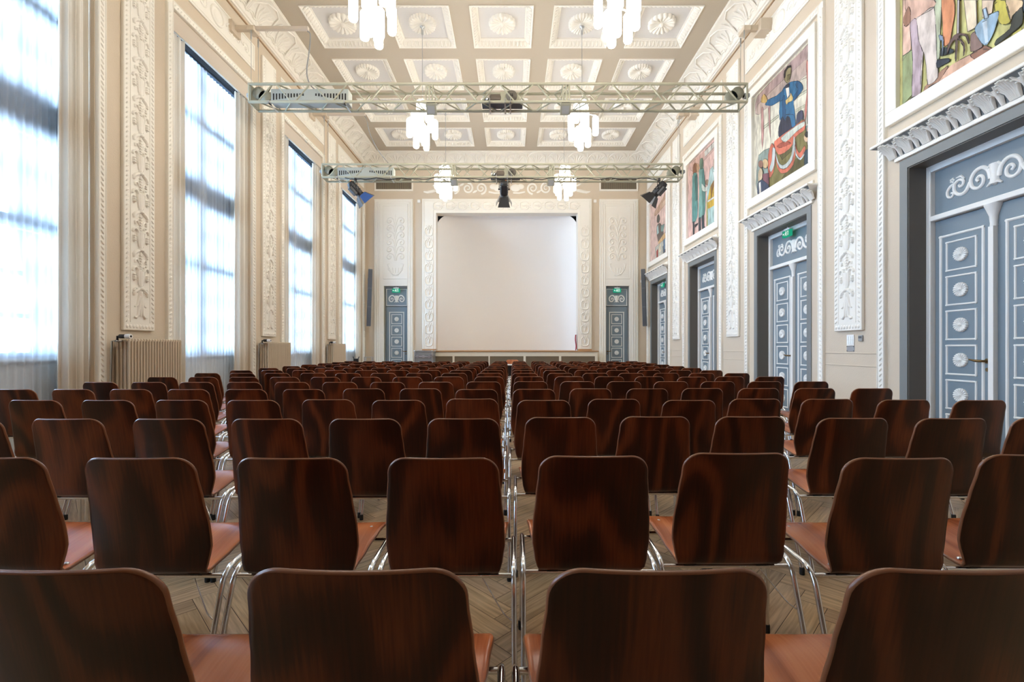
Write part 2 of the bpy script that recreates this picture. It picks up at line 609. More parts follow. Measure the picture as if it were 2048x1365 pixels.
# ------------------------------------------------------------------ walls
def build_walls():
    t = 0.45
    b = MB()       # left wall: piers, lintels over the windows
    ys = YF
    for s in LB:
        b.box(XL-t, XL, ys, s+0.12, 0, ZC)
        b.box(XL-t, XL, s+0.12, s+BAYW-0.12, 5.95, ZC)
        ys = s+BAYW-0.12
    b.box(XL-t, XL, ys, YB+0.3, 0, ZC)
    tag(ob('wall_left', b, 'wall', kind='structure'), 'beige plaster wall pierced by tall curtained windows', 'wall')
    b = MB()       # right wall with door recesses
    t = 0.7
    ys = YF
    for s in RB:
        c = s+BAYW/2
        b.box(XR, XR+t, ys, c-0.70, 0, ZC)
        b.box(XR, XR+t, c-0.70, c+0.70, 3.17, ZC)
        b.box(XR+0.32, XR+t, c-0.70, c+0.70, 0, 3.17)
        ys = c+0.70
    b.box(XR, XR+t, ys, YB+0.3, 0, ZC)
    tag(ob('wall_right', b, 'wall', kind='structure'), 'beige plaster wall with murals above blue double doors', 'wall')
    b = MB()       # back wall with stage opening and two door openings
    y0, y1 = YB, YB+0.3
    cols = [(XL-0.45, -4.22), (-3.445, -2.514), (2.154, 3.07), (3.84, XR+0.7)]
    for x0, x1 in cols:
        b.box(x0, x1, y0, y1, 0, ZC)
    b.box(-4.22, -3.445, y0, y1, 3.19, ZC)
    b.box(3.07, 3.84, y0, y1, 3.19, ZC)
    b.box(-2.514, 2.154, y0, y1, 5.59, ZC)
    b.box(-2.514, 2.154, y0, y1, 0, 1.05)
    for x0, x1 in ((-4.22, -3.445), (3.07, 3.84)):
        b.box(x0, x1, YB+0.22, y1, 0, 3.19)
    tag(ob('wall_back', b, 'wall', kind='structure'), 'beige end wall around the stage opening', 'wall')
    b = MB()
    b.box(XL-0.45, XR+0.7, YF-0.2, YF, 0, ZC)
    tag(ob('wall_front', b, 'darkwall', kind='structure'), 'plain brown wall behind the viewer', 'wall')


build_walls()


# ------------------------------------------------------------------ ceiling with coffers and coves
CP = 1.5625
CX = [XC+CP*k for k in (-2, -1, 0, 1, 2)]
CY = [9.01+CP*k for k in range(-3, 4)]
CH = 0.595
CR = 0.10      # depth of the coffers


def rosette_mesh(R, H, petals, rings=9, seg=144, name='rosette', rim=True):
    b = MB()
    vs, fs = [], []
    prof = [(0.0, 0.95), (0.10, 0.95), (0.16, 0.60), (0.22, 0.50), (0.45, 0.66), (0.70, 0.86), (0.88, 1.0), (0.97, 0.8), (1.0, 0.0)]
    for i, (r, h) in enumerate(prof):
        for j in range(seg):
            a = 2*pi*j/seg
            w = abs(cos(a*petals/2))
            hh = h
            rr = r
            if 0.2 < r < 0.99:
                hh = h-0.42*(1-w)**1.3
            if r > 0.9:
                rr = r*(0.94+0.06*w)
            vs.append((R*rr*cos(a), -H*hh, R*rr*sin(a)))
    for i in range(len(prof)-1):
        for j in range(seg):
            fs.append((i*seg+j, i*seg+(j+1) % seg, (i+1)*seg+(j+1) % seg, (i+1)*seg+j))
    b.add(vs, fs, 0, True)
    b.lathe([(0.0, -H*1.15), (R*0.06, -H*1.1), (R*0.10, -H*0.95)], 16, 0, 'y')
    return b


def build_ceiling():
    b = MB()
    x0, x1 = XL+COVE, XR-COVE
    y0, y1 = YF, YB-COVE
    xs = [x0]
    for c in CX: xs += [c-CH, c+CH]
    xs.append(x1)
    ys = [y0]
    for c in CY: ys += [c-CH, c+CH]
    ys.append(y1)
    for i in range(len(xs)-1):
        for j in range(len(ys)-1):
            if i % 2 == 1 and j % 2 == 1:
                continue
            b.add([(xs[i], ys[j], ZC), (xs[i+1], ys[j], ZC), (xs[i+1], ys[j+1], ZC), (xs[i], ys[j+1], ZC)], [(0, 3, 2, 1)])
    b.box(XL-0.5, XR+0.75, YF-0.2, YB+0.35, ZC+0.25, ZC+0.4)
    ceil = ob('ceiling', b, 'ceil', kind='structure')
    tag(ceil, 'greige coffered ceiling with white plaster rosettes', 'ceiling')
    # one coffer: flat border, sloping egg-and-dart moulding, white field
    c = MB()
    A, B_, C_ = CH, CH-0.015, CH-0.13
    def ring(r0, z0, r1, z1, mi):
        vs = [(-r0, -r0, z0), (r0, -r0, z0), (r0, r0, z0), (-r0, r0, z0), (-r1, -r1, z1), (r1, -r1, z1), (r1, r1, z1), (-r1, r1, z1)]
        c.add(vs, [(0, 1, 5, 4), (1, 2, 6, 5), (2, 3, 7, 6), (3, 0, 4, 7)], mi)
    ring(A, 0, A, -0.02, 0); ring(A, -0.02, B_, -0.02, 0); ring(B_, -0.02, C_, CR-0.02, 0); ring(C_, CR-0.02, C_-0.02, CR-0.02, 0)
    ring(C_-0.02, CR-0.02, C_-0.02, CR, 0)
    r = C_-0.02
    c.add([(-r, -r, CR), (r, -r, CR), (r, r, CR), (-r, r, CR)], [(0, 3, 2, 1)], 1)
    sl = sqrt(0.115**2+CR**2)
    nx, nz = CR/sl, -0.115/sl
    for side in range(4):
        ca, sa = cos(side*pi/2), sin(side*pi/2)
        def P(u, v, h):
            t = (v+0.5)
            px = u
            py = -(B_-t*0.115)+h*nx
            pz = -0.02+t*CR+h*nz
            return (px*ca-py*sa, px*sa+py*ca, pz)
        k = 13
        for i in range(k):
            u = (i-(k-1)/2)*0.078
            c.blob(u, -0.02, 0.026, 0.36, 0.022, P, 0, 8, 0, 2)
            c.stroke([(u-0.034, 0.35), (u-0.034, -0.1), (u-0.02, -0.36), (u+0.02, -0.36), (u+0.034, -0.1), (u+0.034, 0.35)], 0.005, 0.014, P, 0)
    cof_me = c.mesh('coffer_moulding')
    cof_me.materials.append(M['white']); cof_me.materials.append(M['coffer'])
    ros = []
    for pet in (24, 16):
        bb = rosette_mesh(0.265, 0.085, pet)
        me = bb.mesh('rosette'); me.materials.append(M['white']); ros.append(me)
    for j, y in enumerate(CY):
        for i, x in enumerate(CX):
            o = ob('coffer_moulding', cof_me, None, ceil, (x, y, ZC))
            r = ob('ceiling_rosette', ros[(i+j) % 2], None, ceil, (x, y, ZC+CR))
            r.rotation_euler = (pi/2, 0, 0)   # faces down
            # rosette mesh faces -Y, rotate so it faces -Z
    return ceil


CEIL = build_ceiling()


def cove_piece(length, name, palm, wave):
    """quarter-round cove facing -Y, running along local x, height ZCOVE..ZC; with leaf relief"""
    b = MB()
    H = ZC-ZCOVE-0.03
    prof = [(0.0, ZCOVE-0.06), (0.03, ZCOVE-0.06), (0.035, ZCOVE-0.03), (0.06, ZCOVE-0.02), (0.065, ZCOVE)]
    n = 9
    def cv(t):   # t 0 bottom .. 1 top; concave quarter
        a = t*pi/2
        return (0.065+(COVE-0.085)*(1-cos(a)), ZCOVE+H*sin(a))
    for i in range(n+1):
        prof.append(cv(i/n))
    prof += [(COVE-0.02, ZC-0.02), (COVE, ZC-0.015), (COVE, ZC)]
    vs = []
    for (p, z) in prof:
        vs.append((0, -p, z)); vs.append((length, -p, z))
    fs = [(2*i, 2*i+1, 2*i+3, 2*i+2) for i in range(len(prof)-1)]
    b.add(vs, fs, 0, False)
    def P(u, v, h):
        v = max(0.0, min(1.0, v))
        p, z = cv(v)
        a = v*pi/2
        nx, nz = cos(a), -sin(a)     # inward normal
        p2 = p+0.8*h*nx*1.0
        return (u, -(p2), z+h*nz)
    k = int(length/palm)
    w = length/k
    for i in range(k):
        c = (i+0.5)*w
        hw = w*0.46
        b.stroke([(c-hw, 0.1), (c-hw*0.95, 0.55), (c-hw*0.6, 0.85), (c, 0.95), (c+hw*0.6, 0.85), (c+hw*0.95, 0.55), (c+hw, 0.1)], 0.018, 0.02, P)
        for q in (-2, -1, 0, 1, 2):
            b.stroke([(c+q*0.02, 0.12), (c+q*hw*0.22, 0.45), (c+q*hw*0.36, 0.74-0.05*abs(q))], [0.012, 0.03, 0.016], 0.02, P)
        b.blob(c, 0.1, 0.05, 0.10, 0.02, P)
        b.stroke([(c+w/2, 0.05), (c+w/2, 0.5), (c+w/2, 0.85)], [0.02, 0.03, 0.012], 0.022, P)
        if wave:
            for q in range(3):
                u = c-w/2+w*(q+0.5)/3
                b.stroke(arc(u, 0.07, w/6.4, 0.2, pi-0.2, 6, 0.12), 0.02, 0.035, P)
                b.stroke(arc(u+0.03, 0.12, w/8, 0.4, pi, 6, 0.16), 0.012, 0.03, P)
    return b


LEN_SIDE = YB-4.0
ob('trim_1', cove_piece(LEN_SIDE, 'trim', 0.66, True), 'white', None, (XL, 4.0, 0), LW, 'structure')
bpy.data.objects['trim_1']['label'] = 'white leaf-relief cove along the window wall'
ob('trim_2', cove_piece(LEN_SIDE, 'trim', 0.66, True), 'white', None, (XR, YB, 0), RW, 'structure')
bpy.data.objects['trim_2']['label'] = 'white leaf-relief cove along the mural wall'
ob('trim_3', cove_piece(XR-XL, 'trim', 0.62, False), 'white', None, (XL, YB, 0), 0, 'structure')
bpy.data.objects['trim_3']['label'] = 'white palmette cove above the stage wall'
for i, (ln, loc, rz) in enumerate(((4.0-YF, (XL, YF, 0), LW), (4.0-YF, (XR, 4.0, 0), RW))):
    bb = MB()
    bb.add([(0, 0, ZCOVE-0.06), (ln, 0, ZCOVE-0.06), (ln, -COVE, ZC), (0, -COVE, ZC)], [(0, 1, 2, 3)])
    o = ob('trim_%d' % (4+i), bb, 'white', None, loc, rz, 'structure')
    o['label'] = 'plain run of cove behind the viewer on the %s side' % ('window', 'mural')[i]
for nm, loc, rz, ln in (('trim_6', (XL, YF, 0), LW, YB-YF), ('trim_7', (XR, YB, 0), RW, YB-YF)):
    bb = MB()
    bb.box(0, ln, -0.012, 0, 7.0, 7.03)
    o = ob(nm, bb, 'brown', None, loc, rz, 'structure')
    o['label'] = 'thin brown line under the cove on the %s wall' % ('window' if rz > 0 else 'mural')


# ------------------------------------------------------------------ bay surrounds, pilaster panels, friezes (shared meshes)
def bay_surround():
    b = MB()
    W, T, w = BAYW, 6.06, 0.11
    pr = 0.035
    b.box(0, w, -pr, 0, 0, T); b.box(W-w, W, -pr, 0, 0, T); b.box(w, W-w, -pr, 0, T-w, T)
    P = lambda u, v, h: (u, -pr-h, v)
    st = 0.062
    for x in (w/2, W-w/2):
        k = int((T-w)/st)
        for i in range(k):
            z = (i+0.5)*st
            b.blob(x, z, 0.034, 0.011, 0.016, P, 0.9 if x < W/2 else pi-0.9, 6, 0, 2)
        for e in (-w/2+0.008, w/2-0.008):
            b.stroke([(x+e, 0), (x+e, T-(w/2-e if x < W/2 else w/2+e))], 0.006, 0.012, P)
    k = int((W-2*w)/st)
    for i in range(k):
        b.blob(w+(i+0.5)*(W-2*w)/k, T-w/2, 0.034, 0.011, 0.016, P, 0.9, 6, 0, 2)
    for e in (-w/2+0.008, w/2-0.008):
        b.stroke([(0 if e > 0 else w, T-w/2+e), (W if e > 0 else W-w, T-w/2+e)], 0.006, 0.012, P)
    me = b.mesh('bay_surround'); me.materials.append(M['white'])
    return me


SUR = bay_surround()


def pilaster_meshes():
    W, Z0, Z1 = 0.49, 1.38, 6.77
    slab = MB()
    slab.bbox(-W/2, W/2, -0.045, 0, Z0, Z1, 0.008)
    P0 = lambda u, v, h: (u, -0.045-h, v)
    for x in (-W/2+0.045, W/2-0.045):
        k = int((Z1-Z0-0.16)/0.06)
        for i in range(k):
            slab.blob(x, Z0+0.12+i*0.06, 0.032, 0.011, 0.014, P0, 0.8 if x < 0 else pi-0.8, 6, 0, 2)
    for i in range(9):
        slab.blob(-0.2+i*0.05, Z0+0.05, 0.022, 0.03, 0.012, P0, 0, 6, 0, 2)
    me1 = slab.mesh('panel_slab'); me1.materials.append(M['white'])
    r = MB()
    for x in (-0.155, 0.155):
        r.stroke([(x, Z0+0.10), (x, Z1-0.05)], 0.004, 0.008, P0)
    # lily at the foot
    z = Z0+0.14
    for s in (-1, 1):
        r.stroke([(0, z+0.36), (s*0.02, z+0.2), (s*0.035, z+0.06), (s*0.07, z+0.02), (s*0.10, z+0.03)], [0.03, 0.024, 0.018, 0.016, 0.012], 0.03, P0)
        r.stroke([(s*0.02, z+0.30), (s*0.05, z+0.18), (s*0.09, z+0.16)], [0.02, 0.014, 0.008], 0.025, P0)
        r.stroke(arc(s*0.08, z+0.36, 0.03, 0 if s > 0 else pi, (pi*1.2 if s > 0 else -pi*0.2), 8), 0.01, 0.022, P0)
    r.stroke([(0, z+0.34), (0, z+0.04)], [0.03, 0.012], 0.034, P0)
    r.stroke([(-0.08, z+0.39), (0.08, z+0.39)], 0.012, 0.03, P0)
    unit = 0.49
    k = int((Z1-0.05-(z+0.42))/unit)
    for i in range(k):
        b0 = z+0.42+i*unit
        # bell cup with hanging cones
        r.stroke([(0, b0), (0, b0+0.1), (0, b0+0.2)], [0.03, 0.05, 0.055], 0.035, P0)
        for s in (-1, 1):
            a = arc(s*0.085, b0+0.19, 0.04, pi if s > 0 else 0, 0 if s > 0 else pi, 8, 0.05)
            r.stroke(a, taper(len(a), 0.02, 0.012), 0.034, P0)
            r.stroke([(s*0.03, b0+0.02), (s*0.045, b0+0.12), (s*0.05, b0+0.19)], [0.008, 0.014, 0.018], 0.03, P0)
            r.blob(s*0.10, b0+0.115, 0.024, 0.055, 0.03, P0, 0, 8, 0, 2)
            for q in range(3):
                r.stroke([(s*0.10-0.02, b0+0.085+q*0.03), (s*0.10+0.02, b0+0.085+q*0.03)], 0.005, 0.034, P0)
            # little spray above
            r.stroke([(s*0.02, b0+0.30), (s*0.06, b0+0.345), (s*0.09, b0+0.33), (s*0.08, b0+0.30)], [0.008, 0.012, 0.012, 0.016], 0.026, P0)
            r.stroke([(s*0.03, b0-0.03), (s*0.075, b0-0.055), (s*0.11, b0-0.09), (s*0.10, b0-0.12)], [0.02, 0.024, 0.02, 0.016], 0.032, P0)
            r.stroke(spiral(s*0.065, b0+0.245, 0.03, 0.008, 0.5, s*1.1, 10), 0.007, 0.02, P0)
        r.blob(0, b0-0.02, 0.045, 0.025, 0.036, P0)
        r.stroke([(0, b0+0.23), (0, b0+0.44)], [0.022, 0.014], 0.024, P0)
        for q in range(5):
            r.stroke([(-0.024, b0+0.26+q*0.035), (0, b0+0.247+q*0.035), (0.024, b0+0.26+q*0.035)], 0.006, 0.028, P0)
    me2 = r.mesh('panel_relief'); me2.materials.append(M['white'])
    return me1, me2


PIL = pilaster_meshes()


def frieze_meshes():
    W, Z0, Z1 = BAYW, 6.31, 6.78
    b = MB()
    b.bbox(0, W, -0.022, 0, Z0, Z1, 0.006)
    P0 = lambda u, v, h: (u, -0.022-h, v)
    rect_mould(b, 0.05, W-0.05, Z0+0.04, Z1-0.04, 0.006, 0.01, 0, -0.022)
    zc = (Z0+Z1)/2
    b.stroke(arc(W/2, zc, 0.16, 0, 2*pi, 24, 0.14)[:-1], 0.018, 0.024, P0, 0, True)
    b.blob(W/2, zc, 0.10, 0.09, 0.02, P0, 0, 12, 0, 3)
    for s in (-1, 1):
        for q in range(3):
            cx = W/2+s*(0.33+q*0.24)
            sp = spiral(cx, zc, 0.10, 0.02, 0 if q % 2 else pi, 1.3*(1 if q % 2 else -1)*s, 22)
            b.stroke(sp, taper(len(sp), 0.014, 0.007), 0.018, P0)
            b.blob(cx, zc, 0.022, 0.022, 0.02, P0)
            b.blob(cx+s*0.11, zc+0.05*(1 if q % 2 else -1), 0.05, 0.018, 0.016, P0, 0.5)
    me = b.mesh('frieze_panel'); me.materials.append(M['white'])
    return me


FRI = frieze_meshes()
tn = 10
for i, s in enumerate(LB):
    if i == 0:
        continue
    o = ob('trim_%d' % tn, SUR, None, None, (XL, s, 0), LW, 'structure'); tn += 1
    o['label'] = 'white leaf-moulded surround of the %s window from the camera' % ORD[i]
    o = ob('trim_%d' % tn, FRI, None, None, (XL, s, 0), LW, 'structure'); tn += 1
    o['label'] = 'white relief frieze panel above the %s window from the camera' % ORD[i]
for i, s in enumerate(RB):
    o = ob('trim_%d' % tn, SUR, None, None, (XR, s+BAYW, 0), RW, 'structure'); tn += 1
    o['label'] = 'white leaf-moulded surround of the %s door bay from the camera' % ORD[i+1]
    o = ob('trim_%d' % tn, FRI, None, None, (XR, s+BAYW, 0), RW, 'structure'); tn += 1
    o['label'] = 'white relief frieze panel above the %s mural from the camera' % ORD[i+1]
for i, s in enumerate(LB[2:]):
    o = thing('trim_%d' % tn, 'white plaster pilaster panel, %s from the camera on the window wall' % ORD[i+1], 'pilaster panel', (XL, s-0.48, 0), LW, None, 'structure'); tn += 1
    ob('panel_slab', PIL[0], None, o); ob('panel_relief', PIL[1], None, o)
for i, s in enumerate(RB[1:]):
    o = thing('trim_%d' % tn, 'white plaster pilaster panel, %s from the camera on the mural wall' % ORD[i+1], 'pilaster panel', (XR, s-0.48, 0), RW, None, 'structure'); tn += 1
    ob('panel_slab', PIL[0], None, o); ob('panel_relief', PIL[1], None, o)
for z in (1.09, 0.93):       # dado lines on the right wall between the bays
    for i, s in enumerate(RB+[RB[-1]+BAY]):
        y0 = s-0.96
        y1 = min(s, YB)
        b = MB()
        b.bbox(0, y1-y0, -0.008, 0, z-0.007, z+0.007, 0.003)
        o = ob('baseboard_right_%d' % tn, b, 'wall', None, (XR, y1, 0), RW, 'structure'); tn += 1
        o.name = 'trim_%d' % tn; tn += 1
        o['label'] = 'thin dado line on the mural wall'


# ------------------------------------------------------------------ windows and curtains
def build_windows():
    W0, W1 = 0.12, BAYW-0.12
    fr = MB()
    zs = 1.05
    ZT = 5.9
    yb, yf = 0.44, 0.36        # frame depth behind the wall face
    def bar_h(z0, z1, d=0.0): fr.box(W0, W1, yf-d, yb, z0, z1)
    def bar_v(x0, x1, d=0.0): fr.box(x0, x1, yf-d, yb, zs, ZT)
    bar_h(zs, zs+0.06, 0.02)
    bar_h(4.70, 4.85, 0.02); bar_h(3.44, 3.88, 0.0); bar_h(2.41, 2.54, 0.02); bar_h(ZT-0.08, ZT, 0)
    for z in (5.36, 4.28, 2.98, 1.95, 1.50): bar_h(z-0.026, z+0.026, -0.02)
    bar_v(W0, W0+0.07); bar_v(W1-0.07, W1); bar_v((W0+W1)/2-0.09, (W0+W1)/2+0.09, 0.03)
    for q in (0.25, 0.75):
        x = W0+(W1-W0)*q
        fr.box(x-0.012, x+0.012, yf+0.02, yb, zs, ZT)
    fme = fr.mesh('window_frame'); fme.materials.append(M['winframe'])
    pn = MB()
    pn.box(W0, W1, 0.40, 0.404, zs, ZT)
    pme = pn.mesh('pane'); pme.materials.append(M['glass'])
    sl = MB()
    sl.box(W0, W1, 0.33, 0.449, 0, zs-0.04); sl.bbox(W0, W1, 0.27, 0.449, zs-0.04, zs, 0.006)
    sme = sl.mesh('sill'); sme.materials.append(M['sillpaint'])
    pl = MB()
    pl.box(W0, W1, 0.006, 0.022, 5.68, 5.95)
    plme = pl.mesh('pelmet'); plme.materials.append(M['pelmet'])
    rl = MB()
    rl.box(W0, W1, 0.15, 0.36, 5.70, 5.78); rl.box(W0+0.02, W1-0.02, 0.17, 0.19, 5.675, 5.70)
    rlme = rl.mesh('blind_box'); rlme.materials.append(M['darkblue'])

    def sheet(x0, x1, y, z0, z1, n, amp, folds, seed, flare=0.0):
        rnd = random.Random(seed)
        b = MB()
        nz = 10
        ph = [rnd.random()*0.9 for _ in range(40)]
        for k in range(nz+1):
            t = k/nz
            z = z1+(z0-z1)*t
            for i in range(n+1):
                u = i/n
                a = u*folds*2*pi
                j = min(39, int(u*folds))
                yy = y+amp*(0.75+0.25*ph[j])*sin(a+ph[j]*0.5*sin(t*2))*(0.8+0.3*t)+0.15*amp*sin(a*2.7+seed+t)
                xx = x0+(x1-x0)*u+(u-0.5)*flare*t+0.003*sin(a*1.5+seed)
                b.v.append((xx, yy, z))
        fs = []
        for k in range(nz):
            for i in range(n):
                a = k*(n+1)+i
                fs.append((a, a+1, a+n+2, a+n+1))
        for f in fs:
            b.f.append(f); b.m.append(0); b.sm.append(True)
        return b
    mid = (W0+W1)/2
    shm = []
    for j, (a, c) in enumerate(((W0+0.04, mid+0.06), (mid-0.05, W1-0.04))):
        bb = sheet(a, c, 0.185+0.045*j, 0.03, 5.68, 150, 0.016, 12, j+1)
        me = bb.mesh('sheer_curtain'); me.materials.append(M['sheer']); shm.append(me)
    drm = []
    for j, (a, c) in enumerate(((W0+0.005, W0+0.33), (W1-0.33, W1-0.005))):
        bb = sheet(a, c, 0.068, 0.02, 5.69, 130, 0.044, 4, j+5)
        me = bb.mesh('drape'); me.materials.append(M['drape'])
        drm.append(me)
    for i, s in enumerate(LB):
        nth = 'nearest' if i <= 1 else ORD[i]
        w = thing('window_%d' % i, 'tall window with grey glazing bars, %s on the left wall' % (ORD[i] if i else 'beyond the near edge'), 'window', (XL, s, 0), LW, None, 'structure')
        ob('window_frame', fme, None, w); ob('pane', pme, None, w); ob('window_sill', sme, None, w)
        ob('pelmet', plme, None, w); ob('blind_box', rlme, None, w)
        pos = ['out of frame behind the viewer', 'nearest the camera', 'second from the camera', 'third from the camera', 'farthest from the camera'][i]
        for j in (0, 1):
            o = ob('sheer_curtain', shm[j], None, None, (XL, s, 0), LW)
            tag(o, 'white sheer curtain over the %s half of the window %s' % (('near', 'far')[j], pos), 'curtain', 'sheer curtains')
            o = ob('drape', drm[j], None, None, (XL, s, 0), LW)
            tag(o, 'oatmeal drape gathered at the %s side of the window %s' % (('near', 'far')[j], pos), 'curtain', 'oatmeal drapes')


build_windows()


# ------------------------------------------------------------------ radiators
def build_radiators():
    W, H, D = 0.90, 1.29, 0.20
    b = MB()
    n = 20
    for i in range(n):
        x = (i+0.5)*W/n
        for y in (-0.03, -0.075, -0.12, -0.165):
            vs = []
            b.bbox(x-0.0125, x+0.0125, y-0.016, y+0.016, 0.16, H-0.02, 0.008)
    for z in (0.13, H-0.06):
        b.bbox(0.0, W, -D+0.03, -0.03, z, z+0.04, 0.012)
    body = b.mesh('radiator_body'); body.materials.append(M['rad'])
    t = MB()
    t.tube([(-0.09, -0.10, H-0.05), (-0.03, -0.10, H-0.05), (0.0, -0.10, H-0.05)], 0.012, 8)
    t.tube([(-0.09, -0.10, H-0.05), (-0.09, -0.06, H-0.05), (-0.09, -0.03, 0.05), (-0.09, -0.03, 0.0)], 0.011, 8)
    pipe = t.mesh('pipe'); pipe.materials.append(M['steel'])
    k = MB()
    k.lathe([(0.018, -0.04), (0.026, -0.02), (0.026, 0.03), (0.02, 0.035)], 14, 0, 'y', (-0.06, -0.16, H+0.005))
    k.lathe([(0.027, -0.10), (0.03, -0.09), (0.028, -0.04), (0.02, -0.035)], 14, 1, 'y', (-0.06, -0.16, H+0.005))
    k.lathe([(0.0, -0.106), (0.012, -0.104), (0.014, -0.1)], 12, 0, 'y', (-0.06, -0.16, H+0.005))
    k.tube([(-0.06, -0.13, H+0.005), (-0.06, -0.10, H+0.005), (-0.06, -0.10, H-0.05)], 0.012, 8, 0)
    knob = k.mesh('thermostat_knob'); knob.materials.append(M['dark']); knob.materials.append(M['plastic'])
    lg = MB()
    lg.box(0.06, 0.10, -0.16, -0.04, 0, 0.14)
    leg = lg.mesh('foot'); leg.materials.append(M['rad'])
    for i, s in enumerate(LB[2:]):
        r = thing('radiator', 'beige ribbed column radiator under the %s pilaster panel of the window wall' % ('nearest', 'middle', 'farthest')[i],
                  'radiator', (XL+0.04, s-0.87, 0), LW, 'column radiators')
        ob('radiator_body', body, None, r); ob('pipe', pipe, None, r); ob('thermostat_knob', knob, None, r)
        ob('foot', leg, None, r); ob('foot', leg, None, r, (W-0.16, 0, 0))


build_radiators()


# ------------------------------------------------------------------ doors
ROS_S = rosette_mesh(0.075, 0.026, 18, seg=108).mesh('door_rosette')
ROS_S.materials.append(M['doorwhite'])


def scroll_mesh(width, small=False):
    """plaster-white scroll ornament centred on 0,0"""
    b = MB()
    k = width/1.0
    def St(p, w, h=0.014):
        b.stroke([(x*k, y*k) for x, y in p], [q*k for q in w] if isinstance(w, list) else w*k, h*k+0.004)
    St([(0, -0.10), (0, 0.0), (0, 0.10)], [0.05, 0.035, 0.055], 0.03)
    for s in (-1, 1):
        St([(0, -0.10), (s*0.03, -0.08), (s*0.07, -0.11)], [0.02, 0.02, 0.008], 0.02)
        St([(0, 0.05), (s*0.04, 0.09), (s*0.07, 0.06)], [0.02, 0.02, 0.008], 0.02)
        p = [(s*0.04, -0.04), (s*0.06, 0.05), (s*0.12, 0.105), (s*0.19, 0.09), (s*0.235, 0.02), (s*0.22, -0.06), (s*0.165, -0.09), (s*0.115, -0.06), (s*0.11, 0.0), (s*0.145, 0.03), (s*0.175, 0.0), (s*0.155, -0.025)]
        St(smooth2(p), taper(len(smooth2(p)), 0.022, 0.014))
        if not small:
            p = [(s*0.24, 0.0), (s*0.29, -0.08), (s*0.36, -0.09), (s*0.41, -0.04), (s*0.41, 0.03), (s*0.36, 0.065), (s*0.315, 0.04), (s*0.32, 0.0), (s*0.35, -0.01), (s*0.36, 0.015)]
            St(smooth2(p), taper(len(smooth2(p)), 0.02, 0.012))
            p = [(s*0.40, 0.04), (s*0.45, 0.03), (s*0.49, -0.02), (s*0.48, -0.08), (s*0.44, -0.09), (s*0.42, -0.06), (s*0.445, -0.045)]
            St(smooth2(p), taper(len(smooth2(p)), 0.016, 0.010))
            for a in range(5):
                b.blob((s*0.435+0.018*cos(a*1.257))*k, (0.085+0.018*sin(a*1.257))*k, 0.012*k, 0.012*k, 0.012)
            St([(s*0.30, 0.06), (s*0.34, 0.10), (s*0.39, 0.095)], [0.008, 0.014, 0.006])
    return b


def smooth2(p, sub=4):
    out = []
    n = len(p)
    for i in range(n-1):
        p0, p1, p2, p3 = p[max(i-1, 0)], p[i], p[i+1], p[min(i+2, n-1)]
        for j in range(sub):
            t = j/sub
            out.append(tuple(0.5*((2*p1[c])+(-p0[c]+p2[c])*t+(2*p0[c]-5*p1[c]+4*p2[c]-p3[c])*t*t+(-p0[c]+3*p1[c]-3*p2[c]+p3[c])*t**3) for c in (0, 1)))
    out.append(p[-1])
    return out


def handle_mesh(s):
    b = MB()
    b.cyl((0, 0, 0), 0.026, -0.012, 0.0, 'y', 16)
    b.tube([(0, -0.01, 0), (0, -0.05, 0), (-s*0.02, -0.062, 0), (-s*0.06, -0.064, 0.0), (-s*0.13, -0.06, 0.012)], [0.011, 0.011, 0.012, 0.013, 0.007], 8)
    b.cyl((0, 0, -0.085), 0.02, -0.010, 0.0, 'y', 14)
    b.cyl((0, -0.008, -0.085), 0.008, -0.006, 0.0, 'y', 10)
    return b


def leaf_panels(b, uc, half_o, half_i, zs, ph, top, bot):
    rect_mould(b, uc-half_o, uc+half_o, bot, top, 0.014, 0.014, 0)
    for z in zs:
        rect_mould(b, uc-half_i, uc+half_i, z-ph, z+ph, 0.010, 0.012, 0)


DZ = [2.13-0.366*i for i in range(6)]


def exit_sign():
    b = MB()
    b.bbox(-0.15, 0.15, -0.03, 0.03, -0.075, 0.075, 0.004, 0)
    mb2 = MB()
    P = lambda u, v, h: (u, -0.0305-h, v)
    def poly(pts, mi=0):
        mb2.add([(x, -0.032, z) for x, z in pts], [tuple(range(len(pts)))], mi)
    poly([(0.035, -0.05), (0.035, 0.05), (0.095, 0.05), (0.095, -0.05), (0.08, -0.05), (0.08, 0.038), (0.05, 0.038), (0.05, -0.05)])
    poly([(-0.01+0.014*cos(a*pi/5), 0.045+0.014*sin(a*pi/5)) for a in range(10)])
    poly([(-0.03, 0.025), (0.0, 0.03), (0.02, 0.01), (0.01, 0.0), (0.0, 0.01), (-0.005, -0.01), (0.015, -0.03), (0.01, -0.055), (0.0, -0.055), (0.0, -0.035), (-0.02, -0.02), (-0.045, -0.045), (-0.055, -0.038), (-0.03, -0.01), (-0.025, 0.012), (-0.045, 0.0), (-0.05, 0.01)])
    poly([(-0.13, 0.0), (-0.10, 0.03), (-0.10, 0.01), (-0.07, 0.01), (-0.07, -0.01), (-0.10, -0.01), (-0.10, -0.03)])
    return b, mb2


ES = exit_sign()
ES_ME = (ES[0].mesh('sign_body'), ES[1].mesh('pictogram'))
ES_ME[0].materials.append(M['green']); ES_ME[1].materials.append(M['signlit'])
br = MB(); br.box(-0.10, 0.10, -0.02, 0.02, 0.078, 0.12); br.cyl((0, 0, 0), 0.008, 0.12, 0.16, 'z', 8)
ES_BR = br.mesh('bracket'); ES_BR.materials.append(M['plastic'])


def put_exit(loc, rz, where, sc=1.0):
    t = thing('exit_sign', 'green emergency exit sign with running figure %s' % where, 'exit sign', loc, rz)
    t.scale = (sc, sc, sc)
    ob('sign_body', ES_ME[0], None, t); ob('pictogram', ES_ME[1], None, t); ob('bracket', ES_BR, None, t)


